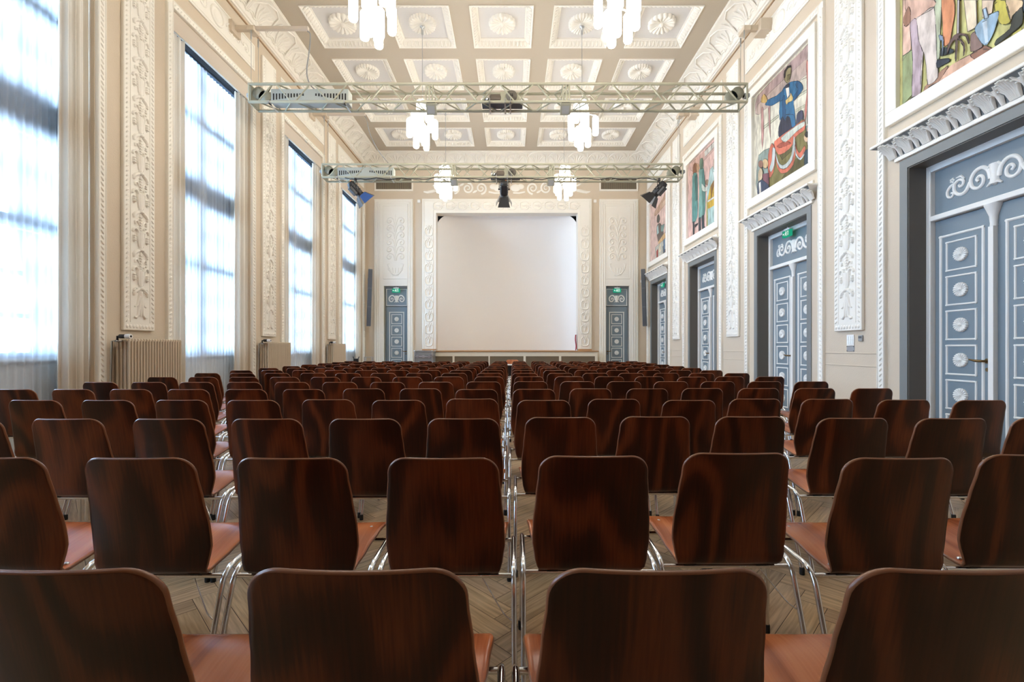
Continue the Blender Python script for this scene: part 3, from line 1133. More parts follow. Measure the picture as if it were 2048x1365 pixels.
def build_double_doors():
    # architrave + reveal lining (local: face of wall at y=0, recess to +y)
    a = MB()
    for s in (-1, 1):
        a.box(s*0.70 if s > 0 else -0.80, 0.80 if s > 0 else -0.70, -0.012, 0.0, 0, 3.27)
        x = s*0.70
        a.box(min(x, x-s*0.012), max(x, x-s*0.012), 0, 0.19, 0, 3.17, 1)
    a.box(-0.70, 0.70, -0.012, 0.0, 3.17, 3.27)
    a.box(-0.688, 0.688, 0, 0.19, 3.158, 3.17, 1)
    ame = a.mesh('architrave'); ame.materials.append(M['arch']); ame.materials.append(M['reveal'])
    f = MB()
    for s in (-1, 1):
        f.box(min(s*0.688, s*0.63), max(s*0.688, s*0.63), 0.19, 0.28, 0, 3.158)
        f.stroke([(s*0.64, 0), (s*0.64, 3.1)], 0.01, 0.012, lambda u, v, h: (u, 0.19-h, v))
    f.box(-0.63, 0.63, 0.19, 0.28, 3.09, 3.158)
    f.bbox(-0.63, 0.63, 0.175, 0.26, 2.545, 2.60, 0.006)
    fme = f.mesh('door_frame'); fme.materials.append(M['doorwhite'])
    tr = MB()
    tr.box(-0.63, 0.63, 0.235, 0.28, 2.60, 3.09)
    tme = tr.mesh('transom_panel'); tme.materials.append(M['slate'])
    sc = scroll_mesh(0.98)
    sme = sc.mesh('scroll_ornament'); sme.materials.append(M['doorwhite'])
    lv = []
    for s in (-1, 1):
        l = MB()
        l.bbox(min(s*0.005, s*0.628), max(s*0.005, s*0.628), 0.235, 0.275, 0.01, 2.54, 0.003)
        lme = l.mesh('door_leaf'); lme.materials.append(M['slate'])
        p = MB()
        leaf_panels(p, s*0.335, 0.225, 0.155, DZ, 0.15, DZ[0]+0.225, DZ[-1]-0.225)
        pme = p.mesh('panel_moulding'); pme.materials.append(M['doorwhite'])
        lv.append((lme, pme))
    c = MB()
    c.box(-0.024, 0.024, 0.19, 0.235, 0.02, 2.33)
    vs = []
    c.lathe([(0.028, 2.33), (0.032, 2.34), (0.03, 2.36), (0.036, 2.43), (0.06, 2.50), (0.072, 2.53), (0.075, 2.545)], 12, 0, 'z', (0, 0.225, 0))
    cme = c.mesh('centre_column'); cme.materials.append(M['doorwhite'])
    hme = handle_mesh(1).mesh('door_handle'); hme.materials.append(M['brass'])
    tp = MB()
    tp.box(-0.10, 0.10, 0, 0.20, 0, 0.012)
    # cornice of shells over the door: a cavetto leaning out of the wall
    cb = MB()
    W = 0.98
    Z0, Z1, PR = 3.30, 3.50, 0.17
    def cav(t):
        return (0.02+PR*(t**2.2), Z0+0.02+(Z1-Z0-0.03)*t)
    n = 8
    vs = []
    for i in range(n+1):
        p, z = cav(i/n)
        hw = W-0.17+p
        vs += [(-hw, -p, z), (hw, -p, z), (hw, 0, z), (-hw, 0, z)]
    fs = []
    for i in range(n):
        for j in range(4):
            fs.append((i*4+j, i*4+(j+1) % 4, (i+1)*4+(j+1) % 4, (i+1)*4+j))
    for q_, f_ in enumerate(fs):
        cb.add([vs[e] for e in f_], [(0, 1, 2, 3)], 1 if q_ % 4 == 0 else 0)  # cavetto front coloured grey for the shadow between the shells
    cb.bbox(-W-0.02, W+0.02, -PR-0.03, 0, Z1-0.012, Z1+0.018, 0.005, 0)
    cb.bbox(-W+0.13, W-0.13, -0.035, 0, Z0-0.02, Z0+0.025, 0.005, 0)
    cb.bbox(-0.86, 0.86, -0.03, 0, Z1+0.02, Z1+0.11, 0.004, 0)
    def P(u, v, h):
        t = max(0, min(1, v))
        p, z = cav(t)
        return (u, -p-h*0.9-0.004, z-h*0.35)
    pitch = 0.215
    for i in range(-4, 5):
        u = i*pitch
        for q in range(-4, 5):
            a = q*0.30
            tip = (u+0.078*sin(a), 0.12+0.80*cos(a*0.72))
            cb.stroke([(u+0.010*q, 0.05), (u+0.062*sin(a)*0.8, 0.45), tip], [0.007, 0.013, 0.010], 0.034, P)
            cb.blob(tip[0], tip[1], 0.012, 0.06, 0.04, P, 0, 6)
        if i < 4:
            v0 = u+pitch/2
            cb.stroke([(v0, 0.04), (v0, 0.45), (v0, 0.78)], [0.014, 0.026, 0.012], 0.032, P)
            cb.stroke([(v0, 0.5), (v0+0.03, 0.8), (v0+0.035, 0.9)], [0.012, 0.012, 0.006], 0.03, P)
            cb.stroke([(v0, 0.5), (v0-0.03, 0.8), (v0-0.035, 0.9)], [0.012, 0.012, 0.006], 0.03, P)
    cme2 = cb.mesh('shell_cornice'); cme2.materials.append(M['white']); cme2.materials.append(M['arch'])
    for i, s in enumerate(RB):
        y = s+BAYW/2
        d = thing('door_%d' % (i+1), 'slate blue double door with white rosettes, %s from the camera on the mural wall' % ORD[i+1], 'door', (XR, y, 0), RW, None, 'structure')
        ob('architrave', ame, None, d); ob('door_frame', fme, None, d)
        t = ob('transom_panel', tme, None, d); ob('scroll_ornament', sme, None, t, (0, 0.233, 2.84))
        for j, (lme, pme) in enumerate(lv):
            l = ob('door_leaf', lme, None, d)
            ob('panel_moulding', pme, None, l, (0, 0.235, 0))
            for z in DZ:
                ob('rosette', ROS_S, None, l, ((-1, 1)[j]*0.335, 0.235, z))
            if j == 0:
                ob('door_handle', hme, None, l, (-0.065, 0.235, 1.03))
        ob('centre_column', cme, None, d)
        o = ob('trim_%d' % (100+i), cme2, None, None, (XR, y, 0), RW, 'structure')
        tag(o, 'white shell cornice over the %s double door from the camera' % ORD[i+1], 'cornice')
    put_exit((XR+0.13, RB[1]+BAYW/2+0.02, 3.045), RW, 'in the second double doorway from the camera', 0.72)
    put_exit((XR+0.13, RB[3]+BAYW/2+0.02, 3.045), RW, 'in the farthest double doorway', 0.72)


build_double_doors()


def build_end_doors():
    for i, (x0, x1, ou0, ou1, side) in enumerate(((-4.22, -3.445, -4.53, -3.26, 'left'), (3.07, 3.84, 2.86, 4.13, 'right'))):
        xc = (x0+x1)/2
        # white surround with relief panel above the door
        b = MB()
        y1, y0 = YB, YB-0.05
        b.box(ou0, x0, y0, y1, 0, 6.04); b.box(x1, ou1, y0, y1, 0, 6.04); b.box(x0, x1, y0, y1, 3.19, 6.04)
        P = lambda u, v, h: (u, y0-h, v)
        for e in (0.03, 0.10, 0.17):
            b.stroke([(ou0+e, 0), (ou0+e, 6.04-e), (ou1-e, 6.04-e), (ou1-e, 0)], 0.012 if e != 0.10 else 0.02, 0.016, P)
        for q in range(90):
            b.blob(ou0+0.10, 0.05+q*0.066, 0.018, 0.024, 0.02, P, 0.6, 6); b.blob(ou1-0.10, 0.05+q*0.066, 0.018, 0.024, 0.02, P, -0.6, 6)
        o = ob('trim_%d' % (110+i), b, 'white', None, kind='structure')
        tag(o, 'white plaster surround of the %s stage side door' % side, 'door surround')
        r = MB()
        rect_mould(r, x0-0.02, x1+0.02, 3.42, 5.82, 0.010, 0.012, 0, y0)
        r.stroke([(xc, 4.05), (xc, 5.55)], [0.02, 0.008], 0.016, P)
        for q in range(6):
            z = 4.15+q*0.235
            for s in (-1, 1):
                p = smooth2([(xc+s*0.02, z-0.14), (xc+s*0.07, z+0.05), (xc+s*0.16, z+0.11), (xc+s*0.25, z+0.07), (xc+s*0.27, z-0.02), (xc+s*0.22, z-0.07), (xc+s*0.16, z-0.04), (xc+s*0.16, z+0.02), (xc+s*0.20, z+0.02)])
                r.stroke(p, taper(len(p), 0.014, 0.024), 0.034, P)
        for s in (-1, 1):
            r.stroke([(xc+s*0.02, 3.55), (xc+s*0.10, 3.58), (xc+s*0.22, 3.72), (xc+s*0.26, 3.9), (xc+s*0.20, 3.92)], [0.02, 0.02, 0.016, 0.014, 0.01], 0.02, P)
        r.stroke([(xc-0.1, 3.53), (xc+0.1, 3.53)], 0.015, 0.02, P)
        for q in range(5):
            r.stroke([(xc-0.2+q*0.1, 3.78), (xc-0.16+q*0.08, 3.62)], 0.014, 0.016, P)
        ob('plant_relief', r, 'white', o)
        d = thing('door_%d' % (5+i), 'narrow slate blue door with white rosettes to the %s of the stage' % side, 'door', (xc, YB, 0), 0, None, 'structure')
        hw = (x1-x0)/2-0.003
        f = MB()
        for s in (-1, 1):
            f.box(min(s*hw, s*(hw-0.03)), max(s*hw, s*(hw-0.03)), 0.05, 0.2, 0, 3.187)
        f.box(-hw+0.03, hw-0.03, 0.05, 0.2, 3.13, 3.187)
        ob('door_frame', f, 'arch', d)
        tp = MB(); tp.box(-hw+0.03, hw-0.03, 0.10, 0.2, 2.53, 3.13)
        t = ob('transom_panel', tp, 'slate', d)
        m = MB(); rect_mould(m, -hw+0.05, hw-0.05, 2.56, 3.10, 0.010, 0.012, 0, 0.10)
        ob('panel_moulding', m, 'doorwhite', t)
        ob('scroll_ornament', scroll_mesh(1.05, True), 'doorwhite', t, (0, 0.10, 2.78))
        l = MB(); l.bbox(-hw+0.03, hw-0.03, 0.11, 0.16, 0.01, 2.515, 0.003)
        lf = ob('door_leaf', l, 'slate', d)
        m = MB(); leaf_panels(m, 0, 0.235, 0.165, [2.11-0.373*q for q in range(6)], 0.15, 2.335, 0.02)
        ob('panel_moulding', m, 'doorwhite', lf, (0, 0.11, 0))
        for q in range(6):
            ob('rosette', ROS_S, None, lf, (0, 0.11, 2.11-0.373*q))
        s = 1 if side == 'left' else -1
        ob('door_handle', handle_mesh(s), 'brass', lf, (s*0.31, 0.11, 1.04))
        put_exit((xc, YB+0.035, 3.045), 0, 'over the narrow door %s of the stage' % side, 0.85)


build_end_doors()


# ------------------------------------------------------------------ proscenium, stage
def build_stage():
    b = MB()
    x0, x1, o0, o1 = -2.953, 2.598, -2.514, 2.154
    zt, zo, zb = 6.04, 5.59, 1.12
    y0, y1 = YB-0.07, YB
    b.box(x0, o0, y0, y1, zb, zt); b.box(o1, x1, y0, y1, zb, zt); b.box(o0, o1, y0, y1, zo, zt)
    for s, x in ((1, o0), (-1, o1)):
        b.box(min(x, x+s*0.012), max(x, x+s*0.012), y0, YB+0.30, zb, zo)
    b.box(o0, o1, y0, YB+0.30, zo-0.012, zo)
    P = lambda u, v, h: (u, y0-h, v)
    for e in (0.04, 0.07, 0.37):
        b.stroke([(x0+e, zb), (x0+e, zt-e), (x1-e, zt-e), (x1-e, zb)], 0.010, 0.012, P)
    o = ob('trim_120', b, 'white', None, kind='structure')
    tag(o, 'white plaster proscenium frame around the stage opening', 'proscenium')
    r = MB()
    def motif(c, axis, k):
        def Q(u, v, h):
            if axis == 0:
                return P(c[0]+u, c[1]+v, h)
            return P(c[0]+v, c[1]+u, h)
        for s in (-1, 1):
            p = smooth2([(s*0.0, -0.18), (s*0.09, -0.16), (s*0.125, -0.05), (s*0.11, 0.06), (s*0.05, 0.10), (s*0.03, 0.05), (s*0.06, 0.02)])
            r.stroke(p, taper(len(p), 0.020, 0.012), 0.034, Q)
            r.stroke([(0, 0.02), (s*0.04, 0.12), (s*0.09, 0.17)], [0.01, 0.02, 0.008], 0.018, Q)
        r.blob(0, -0.03, 0.03, 0.09, 0.034, Q); r.blob(0, 0.13, 0.018, 0.05, 0.03, Q)
    for q in range(10):
        z = zb+0.28+q*0.40
        motif((x0+0.22, z), 0, q); motif((x1-0.22, z), 0, q)
    for q in range(12):
        motif((x0+0.55+q*0.405, (zt+zo)/2), 1, q)
    ob('flower_relief', r, 'white', o)
    # scroll frieze above the opening
    f = MB()
    P2 = lambda u, v, h: (u, YB-h, v)
    zc = 6.42
    for s in (-1, 1):
        c0 = (x0+x1)/2
        f.blob(c0+s*0.28, zc, 0.17, 0.12, 0.03, P2, 0, 12, 0, 3); f.blob(c0+s*0.45, zc+0.04, 0.12, 0.09, 0.03, P2, 0, 12, 0, 3)
        f.stroke([(c0+s*0.2, zc-0.16), (c0+s*0.4, zc-0.17), (c0+s*0.6, zc-0.13)], 0.03, 0.02, P2)
        for q in range(4):
            cx = c0+s*(0.85+q*0.44)
            sp = spiral(cx, zc-0.01, 0.19-0.01*q, 0.03, pi/2 if q % 2 else -pi/2, s*(1 if q % 2 else -1)*1.6, 34)
            f.stroke(sp, taper(len(sp), 0.034, 0.016), 0.022, P2)
            f.blob(cx+s*0.2, zc+(0.10 if q % 2 else -0.12), 0.09, 0.035, 0.02, P2, 0.5)
        f.stroke([(c0+s*2.2, zc-0.06), (c0+s*2.42, zc-0.10), (c0+s*2.62, zc-0.14), (c0+s*2.74, zc-0.12)], [0.03, 0.05, 0.045, 0.02], 0.022, P2)
    ob('scroll_frieze', f, 'white', o)
    # stage body
    SZ, AY = 1.07, 14.1
    ax0, ax1 = -2.98, 2.62
    s_ = thing('stage', 'raised stage apron with white front frame, brown panels and oak edge', 'stage', ((ax0+ax1)/2, AY, 0), 0, None, 'structure')
    cx = (ax0+ax1)/2
    d = MB(); d.bbox(ax0-cx-0.02, ax1-cx+0.02, -0.03, YB-0.002-AY, SZ-0.035, SZ, 0.005)
    d.box(-2.32-0.2+0.0, 2.3, YB-AY+0.0, YB+3.4-AY, SZ-0.035, SZ)
    ob('stage_floor', d, 'oakstage', s_)
    d = MB()
    d.box(ax0-cx, ax1-cx, 0.02, YB-0.01-AY, 0, SZ-0.036)
    edges = [-2.6, -1.5, -0.72, 0.08, 0.88, 1.70, 2.66]
    px = [832, 905, 909, 977, 979.5, 1047, 1051.5, 1118, 1122.5, 1190, 1194.6]
    xs = [(p-VX)*AY/F-cx for p in px]
    d.box(xs[0], xs[-1], 0, 0.02, 0.90, SZ-0.036)
    d.box(xs[0], xs[-1], 0, 0.02, 0, 0.12)
    for q in range(1, 10, 2):
        d.box(xs[q], xs[q+1], 0, 0.02, 0.12, 0.90)
    ob('front_frame', d, 'cream', s_)
    for q in range(0, 10, 2):
        pp = MB(); pp.box(xs[q], xs[q+1], 0.010, 0.0205, 0.12, 0.90)
        ob('front_panel', pp, 'panel', s_)
    e = MB()
    e.bbox(x0-cx, o0-cx, YB-0.08-AY, YB-AY, SZ, zb, 0.004); e.bbox(o1-cx, x1-cx, YB-0.08-AY, YB-AY, SZ, zb, 0.004)
    ob('oak_plinth', e, 'oakstage', s_)
    # curved stage shell
    m = MB()
    cxs = (o0+o1)/2
    HW, HT, rc = 2.385, 4.575, 0.5
    D = 1.9
    yr = YB+0.34
    nu_, nv_ = 40, 44
    vs = []
    for k in range(nv_+1):
        v = sin(k/nv_*pi/2)
        z = SZ+HT*v
        e = z-(SZ+HT-rc)
        hw = HW if e <= 0 else HW-rc+sqrt(max(0.0, rc*rc-e*e))
        for i in range(nu_+1):
            u = sin((i/nu_-0.5)*pi)
            y = yr+D*(1-abs(u)**5)*sqrt(max(0.0, 1-v**2.4))
            vs.append((cxs+u*hw, y, z))
    R = nu_+1
    fs = []
    for k in range(nv_):
        for i in range(nu_):
            fs.append((k*R+i, k*R+i+1, (k+1)*R+i+1, (k+1)*R+i))
    m.add(vs, fs, 0, True)
    o = ob('wall_stage', m, 'cyc', None, kind='structure')
    tag(o, 'cream curved shell closing the back of the stage', 'stage shell')
    # dark room around the shell
    v = MB()
    v.box(-3.4, 3.0, YB+3.6, YB+3.7, 0, 7.0); v.box(-3.5, -3.4, YB+0.3, YB+3.7, 0, 7.0); v.box(3.0, 3.1, YB+0.3, YB+3.7, 0, 7.0)
    v.box(-3.5, 3.1, YB+0.3, YB+3.7, 6.9, 7.0)
    o = ob('wall_backstage', v, 'black', None, kind='structure')
    tag(o, 'dark backstage walls behind the stage shell', 'wall')
    # red cloth seen at the right edge of the opening
    c = MB()
    for k in range(9):
        z = SZ+0.005+k*0.065
        for i in range(7):
            c.v.append((o1-0.045-0.03*sin(i*1.4)*0.4+0.012*sin(k*0.8), YB+0.05+i*0.03, z))
    for k in range(8):
        for i in range(6):
            c.f.append((k*7+i, k*7+i+1, (k+1)*7+i+1, (k+1)*7+i)); c.m.append(0); c.sm.append(True)
    o = ob('stage_curtain', c, 'red', None)
    tag(o, 'strip of dark red cloth at the right edge of the stage opening', 'curtain')


build_stage()


def build_vents():
    for i, (x0, x1, side) in enumerate(((-4.53, -3.26, 'left'), (2.86, 4.13, 'right'))):
        t = thing('vent_grille', 'white framed vent grille high on the %s of the stage wall' % side, 'vent', ((x0+x1)/2, YB, 6.31))
        w = (x1-x0)/2
        f = MB()
        f.bbox(-w, w, -0.03, 0, 0, 0.06, 0.005); f.bbox(-w, w, -0.03, 0, 0.42, 0.48, 0.005)
        f.bbox(-w, -w+0.05, -0.03, 0, 0.06, 0.42, 0.005); f.bbox(w-0.05, w, -0.03, 0, 0.06, 0.42, 0.005)
        ob('grille_frame', f, 'white', t)
        s = MB()
        s.box(-w+0.05, w-0.05, -0.004, 0, 0.06, 0.42, 1)
        n = 34
        for q in range(n):
            x = -w+0.06+(2*w-0.12)*q/(n-1)
            s.box(x-0.009, x+0.009, -0.02, -0.004, 0.06, 0.42, 0)
        ob('slats', s, ['vent', 'dark'], t)


build_vents()


# ------------------------------------------------------------------ murals
def unproj(px, py, X):
    y = X*F/(px-VX)
    return (y, EYE+(VY-py)*y/F)


def tone(r, g, b):
    m = (r+g+b)/3
    return srgb(*[c*0.82+m*0.18+6 for c in (r, g, b)])


def smooth_closed(p, sub=3):
    if len(p) <= 4:
        return p
    n = len(p)
    out = []
    for i in range(n):
        p0, p1, p2, p3 = p[i-1], p[i], p[(i+1) % n], p[(i+2) % n]
        for j in range(sub):
            t = j/sub
            out.append(tuple(0.5*((2*p1[c])+(-p0[c]+p2[c])*t*0.7+(2*p0[c]*0.7+(-5*0.7-0.6)*p1[c]+(4*0.7+0.6)*p2[c]-0.7*p3[c])*t*t*1.0+(-0.7*p0[c]+(3*0.7-0.0+0.0)*p1[c]-(3*0.7)*p2[c]+0.7*p3[c])*t**3) if False else
                             (1-t)*p1[c]+t*p2[c]+0.35*t*(1-t)*((p1[c]-p0[c])*(1-t)-(p3[c]-p2[c])*t) for c in (0, 1)))
    return out


def ell(cx, cy, rx, ry, n=10):
    return [(cx+rx*cos(2*pi*i/n), cy+ry*sin(2*pi*i/n)) for i in range(n)]


MUR = []
MUR.append((1640, 0, 4.265, (206, 200, 118), [
    ((196, 208, 206), [(700, -330), (1000, -560), (1400, -760), (2150, -1300), (2150, -3000), (700, -900)]),
    ((150, 170, 120), [(700, -200), (1000, -420), (1400, -620), (1750, -860), (1750, -960), (1400, -760), (1000, -560), (700, -330)]),
    ((216, 172, 150), [(735, 5), (985, 5), (1005, -330), (960, -420), (860, -400), (760, -300)]),
    ((170, 120, 92), ell(880, -470, 55, 75)), ((70, 50, 40), ell(872, -510, 52, 42)),
    ((226, 140, 90), [(1040, 5), (1152, 5), (1190, -340), (1150, -450), (1060, -440), (1020, -300)]),
    ((186, 134, 100), ell(1105, -530, 50, 80)), ((60, 52, 46), ell(1100, -580, 50, 40)),
    ((236, 216, 182), [(1236, 5), (1350, 5), (1400, -380), (1350, -520), (1260, -510), (1225, -350)]),
    ((196, 150, 116), ell(1310, -600, 55, 90)), ((205, 180, 90), ell(1308, -670, 75, 40)),
    ((105, 78, 72), [(1185, 5), (1208, 5), (1226, -330), (1204, -330)]),
    ((228, 200, 170), [(1395, 5), (1497, 5), (1560, -420), (1500, -620), (1400, -600)]),
    ((176, 130, 100), ell(1460, -710, 60, 100)), ((84, 60, 46), ell(1455, -780, 60, 50)),
    ((205, 190, 66), [(1500, 45), (1592, 5), (1700, -500), (1640, -700), (1570, -650), (1560, -300)]),
    ((196, 150, 120), ell(1640, -830, 60, 110)),
    ((110, 130, 150), [(1740, 100), (1900, 40), (1980, -600), (1900, -900), (1780, -800), (1700, -300)]),
    ((186, 140, 110), ell(1860, -1050, 70, 130)),
    ((190, 170, 150), [(1950, 60), (2140, -40), (2150, -800), (2060, -1000), (1980, -700)]),
    ((235, 190, 165), [(712, 0), (790, 0), (780, 420), (712, 520)]),
    ((150, 165, 110), [(712, 480), (800, 420), (800, 800), (712, 900)]),
    ((222, 172, 142), [(990, 720), (1110, 570), (1260, 480), (1400, 420), (1480, 430), (1470, 510), (1300, 600), (1090, 720)]),
    ((150, 100, 78), [(1290, 470), (1400, 390), (1470, 410), (1475, 490), (1350, 510)]),
    ((178, 128, 100), [(890, 780), (930, 700), (1100, 560), (1060, 640), (1000, 720), (930, 790)]),
    ((185, 195, 160), [(985, 0), (1045, 0), (1035, 250), (1028, 490), (1000, 490), (1000, 300)]),
    ((226, 140, 90), [(1045, 0), (1150, 0), (1157, 120), (1140, 220), (1115, 360), (1060, 390), (1055, 200)]),
    ((216, 172, 150), [(735, 0), (985, 0), (975, 70), (870, 130), (780, 195)]),
    ((216, 202, 192), [(780, 190), (870, 130), (980, 60), (1000, 300), (1005, 500), (1015, 660), (930, 725), (915, 560), (892, 440), (880, 600), (865, 800), (795, 835), (800, 520), (785, 330)]),
    ((188, 165, 175), [(780, 190), (830, 160), (850, 340), (885, 440), (870, 560), (860, 800), (795, 835), (800, 520), (785, 330)]),
    ((165, 115, 90), [(720, 150), (765, 55), (782, 100), (780, 185), (742, 228), (722, 200)]),
    ((80, 74, 66), [(785, 835), (865, 805), (930, 775), (900, 825), (780, 895)]),
    ((78, 88, 78), [(935, 745), (1010, 705), (1085, 715), (1000, 775), (938, 805)]),
    ((40, 52, 70), [(1008, 515), (1110, 500), (1115, 525), (1060, 555), (1010, 580)]),
    ((42, 55, 60), [(1040, 440), (1060, 400), (1150, 425), (1140, 450), (1040, 478)]),
    ((236, 216, 182), [(1240, 0), (1345, 0), (1352, 230), (1272, 272)]),
    ((228, 200, 170), [(1395, 0), (1495, 0), (1480, 110), (1400, 150)]),
    ((140, 110, 100), [(1300, 300), (1340, 270), (1370, 330), (1400, 400), (1300, 440)]),
    ((205, 190, 66), [(1500, 40), (1590, 0), (1642, 170), (1600, 210), (1540, 190)]),
    ((232, 196, 150), [(1600, 0), (1740, 0), (1740, 60), (1660, 130), (1640, 170)]),
    ((60, 64, 54), [(1505, 372), (1530, 330), (1630, 250), (1668, 130), (1740, 60), (1740, 200), (1640, 290), (1520, 387)]),
    ((198, 188, 80), [(1660, 290), (1740, 230), (1740, 330), (1600, 400)]),
    ((150, 186, 212), [(1338, 235), (1400, 165), (1530, 95), (1540, 132), (1500, 270), (1440, 382), (1395, 370), (1345, 290)]),
    ((200, 220, 232), [(1400, 190), (1440, 170), (1450, 360), (1425, 375)]),
    ((170, 195, 215), [(1405, 80), (1432, 65), (1455, 150), (1420, 165)]),
    ((105, 78, 72), [(1185, 0), (1208, 0), (1205, 285), (1180, 290)]),
    ((230, 222, 222), [(1192, 0), (1201, 0), (1199, 285), (1187, 288)]),
    ((105, 78, 72), [(1160, 300), (1215, 282), (1275, 298), (1292, 370), (1280, 365), (1262, 312), (1215, 300), (1200, 320), (1248, 370), (1252, 440), (1240, 480), (1238, 390), (1190, 330), (1190, 390), (1178, 520), (1170, 500), (1172, 340), (1130, 380), (1100, 470), (1108, 385)]),
    ((120, 140, 165), [(1030, 300), (1060, 305), (1070, 350), (1065, 470), (1058, 470), (1056, 350), (1040, 345)]),
]))
MUR.append((1500, 100, 4.55, (205, 198, 176), [
    ((176, 146, 142), [(70, 420), (480, 0), (645, -160), (645, 170), (470, 270), (80, 590)]),
    ((190, 165, 152), [(70, 500), (480, 110), (645, 0), (645, 170), (470, 270), (80, 590)]),
    ((214, 208, 184), [(80, 600), (200, 500), (470, 260), (645, 150), (645, 640), (500, 720), (80, 960)]),
    ((190, 190, 160), [(120, 700), (260, 590), (262, 610), (122, 722)]),
    ((190, 190, 160), [(420, 420), (600, 300), (602, 320), (420, 445)]),
    ((190, 190, 160), [(420, 540), (600, 430), (602, 450), (420, 565)]),
    ((132, 150, 140), [(80, 960), (260, 860), (500, 700), (645, 640), (645, 1020), (80, 1345)]),
    ((150, 148, 138), [(525, 60), (538, 50), (548, 360), (536, 600), (522, 660)]),
    ((204, 122, 106), [(515, 120), (530, 105), (532, 400), (520, 560), (505, 645), (498, 560), (520, 380)]),
    ((150, 140, 132), [(600, 60), (612, 50), (612, 420), (600, 420)]),
    ((206, 116, 100), [(612, 35), (630, 25), (626, 340), (640, 470), (640, 520), (614, 420)]),
    ((190, 138, 130), [(104, 545), (122, 530), (128, 760), (112, 905), (106, 740)]),
    ((190, 138, 130), [(168, 525), (186, 510), (188, 800), (176, 700)]),
    ((44, 46, 66), [(268, 690), (300, 600), (400, 590), (418, 690), (400, 730), (275, 800), (262, 740)]),
    ((34, 102, 148), [(272, 520), (278, 420), (300, 360), (330, 320), (365, 295), (400, 285), (445, 285), (470, 320), (400, 460), (410, 560), (418, 690), (386, 705), (368, 620), (340, 600), (322, 645), (300, 605), (276, 640), (268, 560)]),
    ((26, 76, 118), [(300, 440), (322, 420), (330, 600), (318, 640), (300, 600)]),
    ((34, 96, 142), [(305, 370), (270, 395), (240, 420), (165, 455), (142, 500), (200, 508), (262, 472), (305, 450)]),
    ((28, 82, 126), [(430, 280), (470, 300), (486, 335), (480, 368), (405, 462), (396, 430), (442, 362), (420, 320)]),
    ((206, 168, 90), [(160, 462), (152, 425), (132, 402), (108, 432), (106, 476), (146, 482)]),
    ((216, 182, 104), [(338, 500), (328, 462), (368, 420), (374, 388), (394, 432), (388, 462), (350, 480)]),
    ((236, 230, 214), [(328, 345), (358, 328), (364, 410), (344, 440)]),
    ((38, 42, 58), [(318, 350), (338, 312), (366, 308), (358, 338), (336, 345)]),
    ((150, 136, 90), [(320, 275), (314, 225), (330, 175), (360, 143), (379, 160), (377, 222), (362, 282), (342, 302)]),
    ((112, 98, 60), [(344, 230), (372, 220), (366, 262), (346, 280)]),
    ((44, 36, 32), [(313, 250), (316, 195), (345, 150), (376, 140), (378, 152), (352, 168), (334, 200), (326, 250)]),
    ((60, 62, 86), [(428, 690), (430, 600), (452, 560), (486, 552), (489, 645)]),
    ((122, 112, 56), [(178, 1160), (240, 840), (420, 690), (502, 640), (512, 1085), (178, 1290)]),
    ((92, 84, 38), [(280, 960), (400, 880), (410, 900), (300, 1000)]),
    ((92, 84, 38), [(420, 1000), (500, 960), (500, 1080), (300, 1190), (310, 1150)]),
    ((216, 104, 74), [(228, 835), (300, 775), (420, 690), (502, 635), (506, 725), (430, 785), (390, 870), (330, 930), (268, 955), (235, 900)]),
    ((170, 72, 50), [(250, 870), (330, 830), (380, 850), (320, 880), (270, 890)]),
    ((192, 198, 182), [(290, 800), (415, 700), (502, 648), (502, 690), (430, 745), (330, 840)]),
    ((216, 104, 74), [(238, 960), (262, 1050), (300, 1085), (345, 1075), (392, 1005), (416, 870), (430, 905), (402, 1045), (345, 1112), (290, 1124), (254, 1070)]),
    ((186, 196, 192), [(240, 930), (268, 1020), (300, 1050), (340, 1030), (384, 960), (408, 780), (420, 870), (394, 1000), (342, 1072), (285, 1080), (252, 1020)]),
    ((206, 98, 70), [(205, 850), (236, 900), (240, 1000), (218, 1120), (178, 1164), (172, 960)]),
    ((186, 196, 192), [(214, 890), (238, 905), (228, 1050), (200, 1112), (184, 1080), (205, 1010)]),
    ((216, 104, 74), [(424, 830), (434, 900), (462, 935), (508, 870), (508, 930), (465, 985), (430, 940)]),
    ((186, 196, 192), [(418, 860), (430, 940), (466, 985), (508, 925), (508, 950), (466, 1005), (424, 960)]),
    ((164, 162, 108), ell(606, 690, 34, 50)), ((210, 150, 130), ell(556, 725, 26, 40)), ((210, 170, 130), ell(520, 800, 20, 40)),
    ((50, 44, 40), ell(530, 770, 22, 26)),
    ((150, 80, 50), [(600, 850), (640, 820), (640, 960), (600, 930)]),
    ((206, 182, 164), [(540, 892), (533, 805), (556, 745), (590, 735), (602, 790), (582, 880), (562, 902)]),
    ((70, 60, 54), [(545, 850), (575, 840), (578, 860), (548, 872)]),
    ((40, 66, 82), [(508, 930), (540, 900), (600, 865), (640, 960), (640, 1015), (508, 1090)]),
    ((226, 226, 216), [(543, 925), (570, 902), (576, 1020), (556, 1052)]),
    ((30, 36, 44), [(540, 915), (570, 905), (568, 925), (543, 932)]),
    ((204, 172, 122), ell(148, 1035, 28, 44)), ((160, 110, 90), ell(108, 1040, 22, 34)),
    ((120, 70, 80), [(120, 1130), (180, 1120), (185, 1230), (130, 1190)]),
    ((206, 182, 144), [(84, 1185), (90, 1105), (110, 1072), (127, 1112), (116, 1182), (96, 1204)]),
    ((48, 62, 88), [(82, 1215), (115, 1182), (160, 1212), (188, 1290), (84, 1350)]),
    ((226, 222, 212), [(90, 1212), (108, 1200), (113, 1322), (95, 1336)]),
]))
